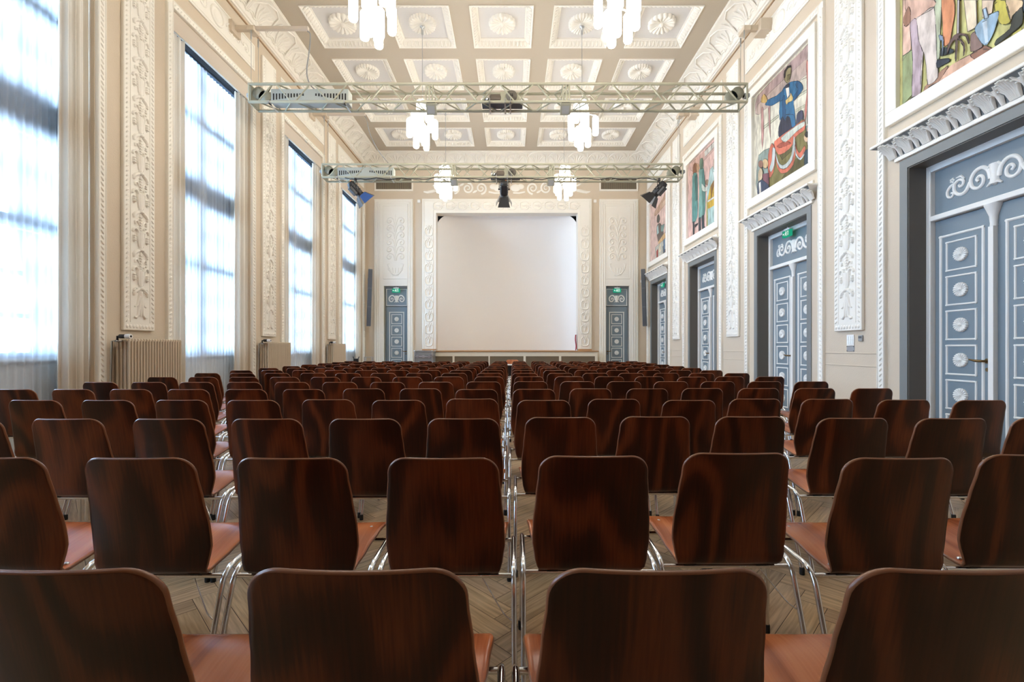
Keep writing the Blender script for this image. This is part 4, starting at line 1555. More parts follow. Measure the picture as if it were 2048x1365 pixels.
MUR.append((1300, 260, 5.056, (222, 180, 168), [
    ((200, 160, 146), [(420, 340), (560, 200), (722, 50), (722, 130), (430, 420)]),
    ((204, 204, 194), [(550, 222), (695, 72), (698, 122), (556, 275)]),
    ((150, 150, 140), [(585, 188), (588, 186), (590, 240), (586, 243)]), ((150, 150, 140), [(622, 150), (626, 147), (629, 200), (624, 204)]), ((150, 150, 140), [(660, 110), (664, 106), (667, 160), (662, 164)]),
    ((138, 88, 58), [(434, 445), (440, 350), (472, 335), (478, 400), (462, 462)]),
    ((205, 160, 120), ell(484, 385, 14, 45)),
    ((84, 148, 142), [(430, 475), (476, 440), (484, 600), (480, 880), (430, 935)]),
    ((60, 110, 105), [(455, 470), (478, 450), (482, 700), (462, 720)]),
    ((58, 58, 60), [(434, 935), (452, 920), (452, 1075), (434, 1097)]),
    ((58, 58, 60), [(455, 960), (490, 940), (486, 960), (456, 990)]),
    ((104, 134, 110), [(504, 375), (508, 300), (530, 283), (542, 330), (536, 388), (516, 397)]),
    ((112, 168, 158), [(498, 410), (520, 395), (546, 395), (562, 600), (556, 850), (494, 895), (500, 640)]),
    ((80, 130, 122), [(530, 420), (546, 410), (558, 600), (552, 850), (536, 858)]),
    ((204, 216, 204), [(526, 540), (560, 580), (600, 560), (597, 600), (560, 625), (528, 610)]),
    ((150, 120, 90), ell(580, 530, 18, 28)),
    ((56, 62, 68), [(494, 895), (515, 880), (518, 1055), (494, 1060)]), ((56, 62, 68), [(526, 880), (546, 868), (552, 975), (572, 985), (530, 1005)]),
    ((172, 202, 196), [(600, 480), (612, 400), (640, 370), (700, 360), (724, 390), (724, 640), (590, 775), (578, 640)]),
    ((225, 230, 224), [(640, 420), (722, 390), (722, 480), (650, 500)]),
    ((166, 140, 104), [(645, 385), (648, 300), (670, 272), (692, 330), (684, 390), (660, 412)]),
    ((120, 95, 70), [(655, 360), (690, 340), (690, 380), (665, 400)]),
    ((222, 176, 48), [(588, 705), (618, 565), (680, 472), (722, 460), (722, 720), (588, 795)]),
    ((140, 96, 40), [(620, 570), (680, 475), (720, 470), (680, 520), (640, 600), (625, 700)]),
    ((200, 150, 40), [(640, 640), (700, 560), (705, 600), (650, 690)]),
    ((222, 222, 212), [(584, 718), (722, 620), (722, 642), (588, 735)]),
    ((168, 202, 196), [(588, 805), (724, 715), (724, 925), (583, 995)]),
    ((206, 200, 110), [(575, 730), (588, 720), (590, 990), (578, 1000)]),
    ((108, 160, 152), [(694, 295), (712, 200), (722, 130), (722, 335), (692, 305)]),
]))
MUR.append((1300, 260, 5.056, (222, 186, 172), [
    ((192, 152, 122), [(48, 830), (130, 690), (208, 560), (210, 690), (56, 870)]),
    ((214, 180, 150), [(120, 740), (160, 690), (160, 740), (122, 790)]),
    ((84, 120, 108), [(205, 600), (212, 590), (212, 760), (204, 780)]),
    ((48, 94, 78), [(164, 705), (180, 655), (192, 700), (196, 905), (172, 905)]),
    ((205, 160, 120), ell(172, 645, 10, 26)),
    ((60, 62, 60), [(172, 895), (184, 890), (164, 1042), (152, 1044)]),
    ((110, 96, 86), [(72, 970), (98, 942), (130, 985), (138, 1060), (96, 1170), (70, 1060)]),
    ((160, 190, 185), [(70, 985), (84, 960), (92, 1040), (72, 1060)]),
    ((92, 84, 74), [(72, 935), (74, 872), (92, 855), (103, 900), (92, 938)]),
    ((120, 150, 140), [(110, 970), (150, 950), (135, 1030), (112, 1030)]),
    ((216, 172, 112), [(84, 1135), (150, 1035), (162, 1100), (90, 1175)]),
    ((190, 190, 176), [(54, 1190), (205, 1060), (205, 1255), (58, 1325)]),
    ((110, 115, 105), [(130, 1180), (145, 1160), (150, 1275), (135, 1290)]),
    ((70, 110, 150), [(138, 1120), (152, 1090), (152, 1230), (140, 1240)]),
    ((170, 60, 50), [(66, 1230), (84, 1200), (84, 1300), (68, 1310)]), ((100, 60, 50), [(150, 1210), (175, 1200), (172, 1240), (150, 1245)]),
    ((235, 220, 180), [(90, 1180), (110, 1150), (112, 1230), (92, 1250)]),
    ((80, 100, 90), [(186, 1020), (200, 1000), (200, 1200), (188, 1210)]),
]))
MLAB = ['mural of farm workers with root plant and blue spade, nearest the camera',
        'mural of a speaker in a blue tailcoat above a red draped rostrum',
        'mural of figures in green coats beside a yellow bed blanket',
        'pink mural of a seated figure at a table, farthest on the right wall']


def build_murals():
    W, Z0, Z1 = 1.60, 3.88, 5.72
    fr = MB()
    w = 0.15
    for (a, b_, c, d) in ((-W/2-w, W/2+w, Z0-w, Z0), (-W/2-w, W/2+w, Z1, Z1+w), (-W/2-w, -W/2, Z0, Z1), (W/2, W/2+w, Z0, Z1)):
        fr.bbox(a, b_, -0.06, 0, c, d, 0.006)
    fme = fr.mesh('mural_frame'); fme.materials.append(M['white'])
    for i, s in enumerate(RB):
        yc = s+BAYW/2
        X = XR-0.008
        t = thing('painting', MLAB[i], 'mural', (XR, yc, Z0), RW)
        ob('frame', fme, None, t, (0, 0, -Z0))
        ox, oy, sc, bgc, polys = MUR[i]
        b = MB()
        def put(pts, col, k):
            b.add([(u, -0.008-0.0004*k, v) for u, v in pts], [tuple(range(len(pts)))], 0)
            b.tone.append(tone(*col))
        put([(-W/2, 0), (W/2, 0), (W/2, Z1-Z0), (-W/2, Z1-Z0)], bgc, 0)
        rest = MB()
        k = 1
        for col, pts in polys:
            q = []
            for (zx, zy) in pts:
                y, z = unproj(ox+zx/sc, oy+zy/sc, X)
                q.append((max(-W/2, min(W/2, yc-y)), max(0, min(Z1-Z0, z-Z0))))
            q = [(max(-W/2, min(W/2, a)), max(0, min(Z1-Z0, c))) for a, c in smooth_closed(q)]
            put(q, col, k)
            k += 1
            # sketchy dark brush outline and a lighter stroke along one side of each shape
            dk = tuple(v*0.42 for v in col)
            n_ = len(q)
            rn = random.Random(k)
            for e in range(n_):
                a, c = q[e], q[(e+1) % n_]
                if (abs(a[0]-c[0]) < 1e-6 and abs(abs(a[0])-W/2) < 1e-6) or (abs(a[1]-c[1]) < 1e-6 and (a[1] < 1e-6 or a[1] > Z1-Z0-1e-6)):
                    continue
                l = sqrt((a[0]-c[0])**2+(a[1]-c[1])**2)
                if l < 1e-5 or rn.random() < 0.12:
                    continue
                w_ = 0.0012+0.0035*rn.random()
                nx, ny = -(c[1]-a[1])/l*w_, (c[0]-a[0])/l*w_
                b.add([(a[0]-nx, -0.0082-0.0004*k, a[1]-ny), (c[0]-nx, -0.0082-0.0004*k, c[1]-ny), (c[0]+nx, -0.0082-0.0004*k, c[1]+ny), (a[0]+nx, -0.0082-0.0004*k, a[1]+ny)], [(0, 1, 2, 3)], 0)
                b.tone.append(tone(*dk))
        cv = ob('canvas', b, 'paint', t)
    return


build_murals()


# ------------------------------------------------------------------ chandeliers
def build_chandeliers():
    tube = MB()
    R, H = 0.057, 0.37
    tube.lathe([(0.0, 0.0), (0.03, 0.002), (0.048, 0.012), (R, 0.035), (R, H-0.03), (0.045, H-0.006), (0.03, H), (0.0, H)], 14)
    tme = tube.mesh('glass_tube'); tme.materials.append(M['lamp'])
    cap = MB()
    cap.lathe([(0.0, H+0.03), (0.018, H+0.028), (0.022, H+0.005), (0.022, H-0.002)], 12)
    cme = cap.mesh('tube_cap'); cme.materials.append(M['lampmetal'])
    tiers = [(5.58, 0.11, 3, 0.0), (5.30, 0.26, 5, 0.35), (5.17, 0.17, 2, 1.1), (5.07, 0.12, 3, 0.9)]
    pos = []
    for r, y in enumerate((CY[3]-2*CP, CY[3], CY[3]+2*CP, CY[3]-4*CP)):  # last pair is unseen, added out of frame to light the foreground
        for c in (-1, 1):
            pos.append((XC+c*CP, y, r, c))
    for idx, (x, y, r, c) in enumerate(pos):
        lab = 'lit cluster of white glass tubes, %s chandelier on the %s side' % (('nearest visible', 'middle', 'farthest', 'overhead out of frame', 'rearmost out of frame')[r], 'left' if c < 0 else 'right')
        t = thing('chandelier', lab, 'chandelier', (x, y, 5.07), [0.5, 1.3, 0.15, 0.75, 0.9, 2.1, 0.2, 0.4, 0.6, 0.8][idx], 'glass tube chandeliers')
        rod = MB()
        rod.tube([(0, 0, 0.28), (0, 0, ZC+CR-0.09-5.07)], 0.0055, 8)
        rod.lathe([(0.012, ZC+CR-0.09-5.07-0.16), (0.022, ZC+CR-0.09-5.07-0.14), (0.022, ZC+CR-0.09-5.07-0.02), (0.05, ZC+CR-0.09-5.07)], 12)
        ob('rod', rod, 'steel', t)
        hub = MB()
        hub.lathe([(0.02, 0.30), (0.03, 0.32), (0.03, 0.95), (0.02, 0.98)], 12)
        ob('hub', hub, 'lampmetal', t)
        for (zb, rad, n, a0) in tiers:
            for q in range(n):
                a = a0+2*pi*q/n
                px, py = rad*cos(a), rad*sin(a)
                g = ob('glass_tube', tme, None, t, (px, py, zb-5.07))
                ob('tube_cap', cme, None, g)
                arm = MB()
                z = zb-5.07+H+0.02
                arm.tube([(0, 0, min(z+0.04, 0.95)), (px*0.6, py*0.6, z+0.03), (px, py, z)], 0.009, 6)
                ob('arm', arm, 'lampmetal', t)


build_chandeliers()


# ------------------------------------------------------------------ lighting trusses and what hangs on them
TR = [dict(y=7.76, z0=5.31, x0=-4.448, x1=3.965, lab='front', n=27),
      dict(y=10.80, z0=5.17, x0=-4.47, x1=4.0, lab='rear', n=27)]
TC = 0.303


def build_trusses():
    for i, T in enumerate(TR):
        L_ = T['x1']-T['x0']
        t = thing('lighting_truss', ('sage grey lattice truss spanning the hall, nearer and higher in view' if i == 0 else
                                     'sage grey lattice truss carrying three black spotlights, farther one'), 'truss', (T['x0'], T['y'], T['z0']))
        for k, (y, z) in enumerate(((0, 0), (0, TC), (TC, 0), (TC, TC))):
            b = MB(); b.tube([(0, y, z), (L_, y, z)], 0.024, 12)
            ob('chord', b, 'truss', t)
        n = 26
        def web(P, r=0.0115, ph=0):
            b = MB()
            for k in range(n):
                x0, x1 = 0.12+(L_-0.24)*k/n, 0.12+(L_-0.24)*(k+1)/n
                a, c = (0, 1) if (k+ph) % 2 == 0 else (1, 0)
                g = 0.03
                b.tube([P(x0+g, a), P(x1-g, c)], r, 6)
            ob('web_bracing', b, 'truss', t)
        web(lambda x, q: (x, 0, q*TC)); web(lambda x, q: (x, TC, q*TC), ph=1)
        web(lambda x, q: (x, q*TC, 0)); web(lambda x, q: (x, q*TC, TC), ph=1)
        for x in (0.004, L_-0.004):
            e = MB()
            e.tube([(x, 0, 0), (x, 0, TC)], 0.016, 8); e.tube([(x, TC, 0), (x, TC, TC)], 0.016, 8)
            e.tube([(x, 0, 0), (x, TC, 0)], 0.016, 8); e.tube([(x, 0, TC), (x, TC, TC)], 0.016, 8)
            ob('end_frame', e, 'truss', t)
        pl = MB(); pl.box(0.0, 0.012, 0.04, TC-0.02, 0.02, TC-0.02)
        ob('end_plate', pl, 'trussdark', t)
        for fx in (0.362, 0.637):
            j = MB()
            for dx in (-0.055, 0.0, 0.055):
                x = L_*fx+dx
                for yy in (0, TC):
                    j.tube([(x, yy, 0), (x, yy, TC)], 0.011, 6)
                for zz in (0, TC):
                    j.tube([(x, 0, zz), (x, TC, zz)], 0.011, 6)
            ob('joint_frame', j, 'truss', t)
        for k, x in enumerate((0.13, 0.24, L_-0.13, L_-0.24)):
            p = MB()
            z = TC*(0.62 if k % 2 == 0 else 0.40)
            p.lathe([(0.02, 0.0), (0.105, 0.0), (0.105, 0.012), (0.09, 0.022), (0.105, 0.032), (0.105, 0.045), (0.02, 0.045)], 20, 0, 'y', (x, 0.06, z))
            ob('pulley', p, 'trussdark', t)
        for k, x in enumerate((0.0, L_)):
            s = -1 if k == 0 else 1
            p = MB(); p.bbox(min(x, x+s*0.09), max(x, x+s*0.09), 0.08, 0.17, 0.13, 0.20, 0.01)
            p.cyl((x+s*0.02, 0.125, 0.165), 0.05, -0.02*s, 0.05*s, 'x', 14)
            ob('end_bracket', p, 'grey', t)
        # perforated housing in the left bay
        h = thing('equipment_housing', 'pale grey slotted metal housing inside the left end of the %s truss' % T['lab'], 'equipment box',
                  (T['x0']+0.34, T['y']+0.06, T['z0']+0.02))
        b = MB()
        HL = 1.32
        b.bbox(0, HL, 0, 0.19, 0.0, 0.235, 0.006)
        ob('housing_body', b, 'housing', h)
        s = MB()
        for side, x in ((0, 0.05), (1, HL-0.05)):
            for q in range(11):
                xx = x+(q*0.05 if side == 0 else -q*0.05)
                hh = 0.11-0.007*q
                s.box(xx-0.012, xx+0.012, -0.003, 0.002, 0.155-hh, 0.155)
        ob('slots', s, 'dark', h)
        c = MB()
        for xx in (0.0, HL-0.05):
            c.box(xx, xx+0.02, -0.085, -0.005, -0.055, -0.003); c.box(xx, xx+0.02, -0.085, 0.23, -0.055, -0.048)
        ob('clamp', c, 'alu', h)
        # winch in the middle
        mx = L_*0.507
        w = thing('winch_motor', 'electric winch with grey cable drum in the middle of the %s truss' % T['lab'], 'winch',
                  (T['x0']+mx, T['y']+0.15, T['z0']))
        b = MB(); b.bbox(-0.34, 0.36, -0.13, 0.13, 0.025, 0.04, 0.003)
        ob('base_plate', b, 'speaker', w)
        b = MB(); b.lathe([(0.055, -0.19), (0.07, -0.18), (0.075, -0.165), (0.075, 0.0), (0.06, 0.01)], 18, 0, 'x', (-0.02, 0, 0.12))
        for q in range(16):
            a = q*pi/8
            b.box(-0.19, -0.03, 0.073*cos(a)-0.004, 0.073*cos(a)+0.004, 0.12+0.073*sin(a)-0.004, 0.12+0.073*sin(a)+0.008)
        ob('motor_body', b, 'motor', w)
        b = MB(); b.lathe([(0.05, -0.31), (0.06, -0.30), (0.06, -0.275), (0.03, -0.27), (0.03, -0.25), (0.058, -0.245), (0.058, -0.215), (0.03, -0.21), (0.03, -0.19)], 16, 0, 'x', (-0.02, 0, 0.12))
        ob('brake', b, 'chrome', w)
        b = MB()
        pts = [(-0.02, 0.04), (0.33, 0.04), (0.30, 0.13), (0.25, 0.21), (0.17, 0.245), (-0.02, 0.22)]
        vs = [(x, -0.06, z) for x, z in pts]+[(x, 0.08, z) for x, z in pts]
        k = len(pts)
        b.add(vs, [tuple(range(k))[::-1], tuple(range(k, 2*k))]+[(q, (q+1) % k, k+(q+1) % k, k+q) for q in range(k)])
        ob('gearbox', b, 'truss', w)
        b = MB(); b.lathe([(0.0, -0.10), (0.03, -0.10), (0.032, -0.085), (0.092, -0.085), (0.095, -0.062), (0.09, -0.06)], 24, 0, 'y', (0.17, 0, 0.145))
        ob('cable_drum', b, 'drum', w)
        b = MB()
        for q in range(4):
            a = q*pi/2+pi/4
            b.cyl((0.17+0.018*cos(a), -0.10, 0.145+0.018*sin(a)), 0.010, -0.006, 0, 'y', 8)
        ob('vent_holes', b, 'dark', w)
        for xx in (-0.2, 0.06, 0.15):
            c = MB(); c.box(xx-0.012, xx+0.012, -0.185, 0.16, -0.05, -0.028); c.box(xx-0.008, xx+0.008, -0.185, -0.175, -0.05, 0.05)
            c.box(xx-0.012, xx+0.012, 0.14, 0.16, -0.05, 0.024)
            ob('clamp', c, 'steel', w)
        # small floodlights under the joints
        for k, fx in enumerate((0.362, 0.632)):
            f = thing('floodlight', 'small square floodlight under the %s joint of the %s truss' % (('left', 'right')[k], T['lab']), 'floodlight',
                      (T['x0']+L_*fx+0.03, T['y']-0.015, T['z0']-0.026))
            b = MB()
            vs = [(-0.085, -0.03, -0.035), (0.085, -0.03, -0.035), (0.085, 0.09, -0.16), (-0.085, 0.09, -0.16), (-0.085, 0.0, 0.0), (0.085, 0.0, 0.0), (0.085, 0.12, -0.125), (-0.085, 0.12, -0.125)]
            b.add(vs, [(0, 1, 2, 3), (4, 7, 6, 5), (0, 4, 5, 1), (1, 5, 6, 2), (2, 6, 7, 3), (3, 7, 4, 0)])
            ob('lamp_housing', b, 'trussdark', f)
            b = MB()
            q = 0.06
            b.add([(-q, -0.014, -0.056), (q, -0.014, -0.056), (q, 0.072, -0.146), (-q, 0.072, -0.146)], [(0, 1, 2, 3)])
            for v in range(4):
                b.v[v] = (b.v[v][0], b.v[v][1]-0.003, b.v[v][2]-0.003)
            ob('lamp_glass', b, 'grey', f)
            b = MB(); b.box(-0.07, 0.07, -0.005, 0.03, 0.0, 0.006)
            ob('mount', b, 'dark', f)
    # suspension wires and wall brackets
    for i, T in enumerate(TR):
        zb = (6.62, 6.70)[i]
        t = thing('truss_bracket', 'beige wall bracket with long cable arm on the window wall above the %s truss' % T['lab'], 'bracket', (XL, T['y']+0.18, zb))
        b = MB()
        b.bbox(0, 0.42, -0.10, -0.02, -0.03, 0.05, 0.006); b.bbox(0, 0.08, -0.18, 0.08, -0.10, 0.10, 0.006)
        b.bbox(0.30, 0.42, -0.14, 0.06, -0.06, 0.02, 0.006)
        ob('bracket_body', b, 'wall', t)
        b = MB(); b.bbox(0.40, 1.32, -0.09, -0.03, -0.02, 0.04, 0.006)
        ob('cable_arm', b, 'pelmet', t)
        for k, (dx, dy) in enumerate(((0.37, -0.12), (0.37, 0.10))):
            w = MB(); w.tube([(dx, dy, -0.05), (dx, dy-0.0, T['z0']+TC+0.02-zb)], 0.004, 6)
            w.lathe([(0.004, -0.22), (0.012, -0.20), (0.014, -0.10), (0.01, -0.06)], 8, 0, 'z', (dx, dy, 0))
            ob('suspension_wire', w, 'steel', t)
        t = thing('truss_bracket', 'beige wall bracket with two steel wires on the mural wall above the %s truss' % T['lab'], 'bracket', (XR, T['y']+0.18, zb))
        b = MB()
        b.bbox(-0.46, 0, -0.10, -0.02, -0.03, 0.05, 0.006); b.bbox(-0.22, 0, -0.18, 0.06, -0.08, 0.12, 0.006); b.bbox(-0.48, -0.36, -0.14, 0.06, -0.06, 0.02, 0.006)
        ob('bracket_body', b, 'wall', t)
        for k, (dx, dy) in enumerate(((-0.47, -0.12), (-0.43, 0.08))):
            w = MB(); w.tube([(dx, dy, -0.05), (dx, dy, T['z0']+TC+0.02-zb)], 0.004, 6)
            w.lathe([(0.004, -0.22), (0.012, -0.20), (0.014, -0.10), (0.01, -0.06)], 8, 0, 'z', (dx, dy, 0))
            ob('suspension_wire', w, 'steel', t)
        # power cable from the arm down to the truss
        xe = XL+1.30
        c = MB()
        p0 = Vector((xe, T['y']+0.12, zb-0.036))
        if i == 0:
            pts = [p0, p0+Vector((0.05, 0, -0.06)), p0+Vector((0.03, 0.0, -0.35)), p0+Vector((-0.02, 0.02, -0.7)), p0+Vector((0.05, 0.04, -0.92)), p0+Vector((0.22, 0.06, -1.03))]
        else:
            pts = [p0, p0+Vector((0.05, 0, -0.08)), p0+Vector((0.14, 0, -0.45)), p0+Vector((0.35, 0.0, -0.85)), p0+Vector((0.62, 0.02, -1.18))]
        xz = smooth2([(p.x, p.z) for p in pts])
        yz = smooth2([(p.y, p.z) for p in pts])
        c.tube([(a[0], b_[0], a[1]) for a, b_ in zip(xz, yz)], 0.011, 6)
        o = ob('power_cable', c, 'grey')
        tag(o, 'grey power cable hanging from the wall arm down to the %s truss' % T['lab'], 'cable')
    # black cable slung along the rear truss
    T = TR[1]
    c = MB()
    pts = []
    for q in range(61):
        x = T['x0']+0.55+7.3*q/60
        pts.append((x, T['y']-0.034, T['z0']-0.03-0.035*abs(sin(q*0.55))-0.01*sin(q*1.7)))
    c.tube(pts, 0.009, 6)
    o = ob('lighting_cable', c, 'rubber')
    tag(o, 'black cable slung along the bottom of the rear truss', 'cable')


build_trusses()


def build_spotlights():
    T = TR[1]
    def spot(x, rot, tilt, lab, blue):
        t = thing('stage_spotlight', lab, 'spotlight', (x, T['y'], T['z0']-0.028), rot)
        c = MB(); c.bbox(-0.022, 0.022, -0.03, 0.03, -0.06, 0.0, 0.006); c.cyl((0, 0, 0), 0.012, -0.10, -0.05, 'z', 8)
        ob('clamp', c, 'dark', t)
        y = MB(); y.tube([(-0.115, 0, -0.27), (-0.115, 0, -0.12), (-0.10, 0, -0.10), (0.10, 0, -0.10), (0.115, 0, -0.12), (0.115, 0, -0.27)], 0.008, 6)
        ob('yoke', y, 'dark', t)
        b = MB()
        # body along local -y (front) before tilt
        prof = [(0.03, 0.20), (0.075, 0.19), (0.095, 0.14), (0.095, -0.12), (0.085, -0.14), (0.10, -0.15), (0.10, -0.17)]
        b.lathe(prof, 14, 0, 'y')
        b.bbox(-0.075, 0.075, -0.10, 0.12, -0.12, 0.02, 0.01)
        for q in range(4):
            b.bbox(-0.098, 0.098, -0.06+q*0.05, -0.045+q*0.05, -0.05, 0.07, 0.004)
        body = ob('lamp_body', b, 'dark', t, (0, 0, -0.26))
        body.rotation_euler = (tilt, 0, 0)
        k = MB(); k.cyl((0, 0, 0), 0.02, 0.10, 0.135, 'x', 10); k.cyl((0, 0, 0), 0.02, -0.135, -0.10, 'x', 10)
        ob('tilt_knob', k, 'dark', body)
        tg = MB(); tg.bbox(-0.05, -0.035, 0.13, 0.205, 0.01, 0.05, 0.003)
        ob('orange_tag', tg, 'orange', body)
        gl = MB(); gl.lathe([(0.0, -0.166), (0.05, -0.170), (0.088, -0.168)], 18, 0, 'y')
        ob('lens', gl, 'grey', body)
        for q, (a, ln, sp) in enumerate(((0, 0.20, 0.10), (pi/2, 0.19, 0.085), (pi, 0.20, 0.10), (-pi/2, 0.19, 0.085))):
            d = MB()
            w0, w1 = 0.085, 0.145
            pts = [(-w0, -0.165, 0.10), (w0, -0.165, 0.10), (w1, -0.165-ln, 0.10+sp), (-w1, -0.165-ln, 0.10+sp)]
            vs = []
            for off in (0, 0.004):
                for (px, py, pz) in pts:
                    pz2 = pz+off
                    vs.append((px*cos(a)+pz2*sin(a), py, -px*sin(a)+pz2*cos(a)))
            d.add(vs, [(0, 1, 2, 3), (7, 6, 5, 4), (0, 4, 5, 1), (1, 5, 6, 2), (2, 6, 7, 3), (3, 7, 4, 0)])
            for mi_f in range(len(d.m)):
                d.m[mi_f] = 1 if mi_f == 0 else 0
            outside = 'bluegel' if (blue and q == 3) else 'dark'
            ob('barn_door', d, [outside, 'doorstrip'], body)
    # front of the lamp is local -y; rotated so that it points away from the camera and down
    spot((1008-VX)*T['y']/F, pi+0.02, 0.95, 'black stage spotlight with barn doors hanging at the centre of the rear truss', False)
    spot((711-VX)*T['y']/F, pi-0.95, 0.75, 'black stage spotlight aimed right, hanging near the left end of the rear truss', True)
    spot((1318-VX)*T['y']/F, pi+0.95, 0.75, 'black stage spotlight aimed left, hanging near the right end of the rear truss', False)


build_spotlights()


# ------------------------------------------------------------------ small fittings
def build_fittings():
    for side, x, rz in (('left', -4.60, 0.35), ('right', 4.24, -0.35)):
        t = thing('column_speaker', 'slim grey column loudspeaker on the wall corner to the %s of the stage' % side, 'loudspeaker', (x, 14.72, 1.85), rz)
        b = MB()
        b.bbox(-0.065, 0.065, -0.06, 0.06, 0.0, 1.83, 0.012)
        o = ob('cabinet', b, 'speaker', t)
        o.rotation_euler = (0.0, 0.03 if side == 'left' else -0.03, 0)
        g = MB()
        for q in range(3):
            g.box(-0.055, 0.055, -0.064, -0.058, 0.03+q*0.60, 0.60+q*0.60)
        ob('front_grille', g, 'grillegrey', o)
        b = MB()
        s = 1 if side == 'left' else -1
        b.bbox(-0.02, 0.02, 0.055, 0.30, 1.50, 1.56, 0.004)
        ob('wall_arm', b, 'grey', t)
    for i, (px, lab) in enumerate(((838, 'left'), (1190, 'right'))):
        b = MB(); b.bbox(-0.05, 0.05, -0.03, 0, -0.05, 0.05, 0.008); b.box(-0.03, 0.03, -0.033, -0.03, -0.03, 0.03)
        o = ob('wall_sensor', b, 'plastic', None, ((px-VX)*YB/F, YB, EYE+(VY-403)*YB/F))
        tag(o, 'small white square wall box at the top %s corner of the proscenium' % lab, 'wall box')
    # switch panel, plate and thermostat near the first pilaster on the right wall
    y, z = unproj(1702, 681, XR)
    t = thing('switch_panel', 'white six-button light switch panel below the nearest right pilaster panel', 'light switch', (XR, y, z), RW)
    b = MB(); b.bbox(-0.065, 0.065, -0.012, 0, -0.072, 0.072, 0.003)
    ob('switch_plate', b, 'plastic', t)
    for i in range(3):
        for j in range(2):
            b = MB(); b.bbox(-0.05+i*0.035, -0.02+i*0.035, -0.017, -0.011, -0.055+j*0.058, -0.005+j*0.058, 0.002)
            ob('button', b, 'signwhite', t)
    y, z = unproj(1701.5, 698, XR)
    t = thing('name_plate', 'small silver screwed plate directly under the white switch panel', 'plate', (XR, y, z), RW)
    b = MB(); b.bbox(-0.068, 0.068, -0.006, 0, -0.036, 0.036, 0.002)
    ob('plate', b, 'alu', t)
    b = MB()
    for sx in (-1, 1):
        for sz in (-1, 1):
            b.cyl((sx*0.058, -0.006, sz*0.027), 0.005, -0.003, 0, 'y', 8)
    ob('screw', b, 'dark', t)
    y, z = unproj(1723, 677, XR)
    t = thing('wall_thermostat', 'small grey square wall control to the right of the white switches', 'wall control', (XR, y, z), RW)
    b = MB(); b.bbox(-0.035, 0.035, -0.02, 0, -0.038, 0.038, 0.004)
    ob('control_body', b, 'grey', t)
    b = MB(); b.bbox(-0.025, 0.025, -0.0225, -0.019, 0.0, 0.026, 0.001)
    ob('display', b, 'speaker', t)
    # white box on the right end wall, beside the loudspeaker
    b = MB(); b.bbox(-0.05, 0.05, -0.03, 0, -0.045, 0.045, 0.006)
    o = ob('wall_box', b, 'plastic', None, ((1284-VX)*YB/F, YB, EYE+(VY-563)*YB/F))
    tag(o, 'small white wall box beside the right column loudspeaker', 'wall box')
    # flight case left of the stage
    t = thing('flight_case', 'grey flight case with metal edges standing left of the stage front', 'flight case', (-2.62, 13.55, 0))
    W, D, H = 0.52, 0.5, 1.06
    b = MB(); b.box(-W/2, W/2, 0, D, 0.1, H)
    ob('case_body', b, 'case', t)
    e = MB()
    for x in (-W/2, W/2):
        for y in (0, D):
            e.box(x-0.014, x+0.014, y-0.014, y+0.014, 0.1, H)
        for z in (0.1, H-0.16, H):
            e.box(x-0.014, x+0.014, 0, D, z-0.014, z+0.014)
    for y in (0, D):
        for z in (0.1, H-0.16, H):
            e.box(-W/2, W/2, y-0.014, y+0.014, z-0.014, z+0.014)
    ob('edge_profile', e, 'alu', t)
    for x in (-W/2, W/2):
        for y in (0, D):
            for z in (0.1, H):
                b = MB(); b.blob(0, 0, 0.03, 0.03, 0.02); b.lathe([(0.0, -0.026), (0.022, -0.014), (0.028, 0.0), (0.022, 0.014), (0.0, 0.026)], 10, 0, 'z')
                ob('ball_corner', b, 'alu', t, (x, y, z))
    for x in (-0.17, 0.0, 0.17):
        b = MB(); b.bbox(-0.035, 0.035, -0.022, -0.013, -0.05, 0.05, 0.002); b.lathe([(0.018, -0.03), (0.018, -0.022)], 10, 0, 'y')
        ob('latch' if x else 'lid_latch', b, 'steel', t, (x, 0, H-0.16))
    for x in (-0.2, 0.2):
        for y in (0.08, D-0.08):
            b = MB(); b.cyl((x, y, 0.05), 0.048, -0.015, 0.015, 'x', 14); b.box(x-0.03, x+0.03, y-0.03, y+0.03, 0.095, 0.1); b.box(x-0.022, x-0.016, y-0.01, y+0.01, 0.05, 0.095); b.box(x+0.016, x+0.022, y-0.01, y+0.01, 0.05, 0.095)
            ob('castor', b, 'rubber', t)
    # items in the far left corner
    t = thing('metal_rack', 'small grey metal rack in the far left corner by the last window', 'rack', (-4.50, 14.35, 0), 0.1)
    for x in (-0.11, 0.11):
        for y in (0, 0.2):
            b = MB(); b.box(x-0.012, x+0.012, y-0.012, y+0.012, 0, 0.88)
            ob('post', b, 'alu', t)
    for z in (0.25, 0.6, 0.87):
        b = MB(); b.box(-0.11, 0.11, 0, 0.2, z-0.01, z)
        ob('shelf', b, 'grey', t)
    t = thing('black_stand', 'short black stand beside the grey rack in the far left corner', 'stand', (-4.62, 13.6, 0))
    b = MB(); b.cyl((0, 0, 0), 0.012, 0.25, 0.80, 'z', 8); b.bbox(-0.07, 0.07, -0.04, 0.04, 0.70, 0.84, 0.01)
    for s in (-1, 1):
        b.tube([(s*0.05, 0, 0.80), (s*0.09, 0, 0.90)], 0.012, 6)
    ob('head', b, 'dark', t)
    for q in range(3):
        a = q*2*pi/3+0.3
        b = MB(); b.tube([(0, 0, 0.27), (0.14*cos(a), 0.14*sin(a), 0.01)], 0.01, 6)
        ob('leg', b, 'dark', t)


build_fittings()


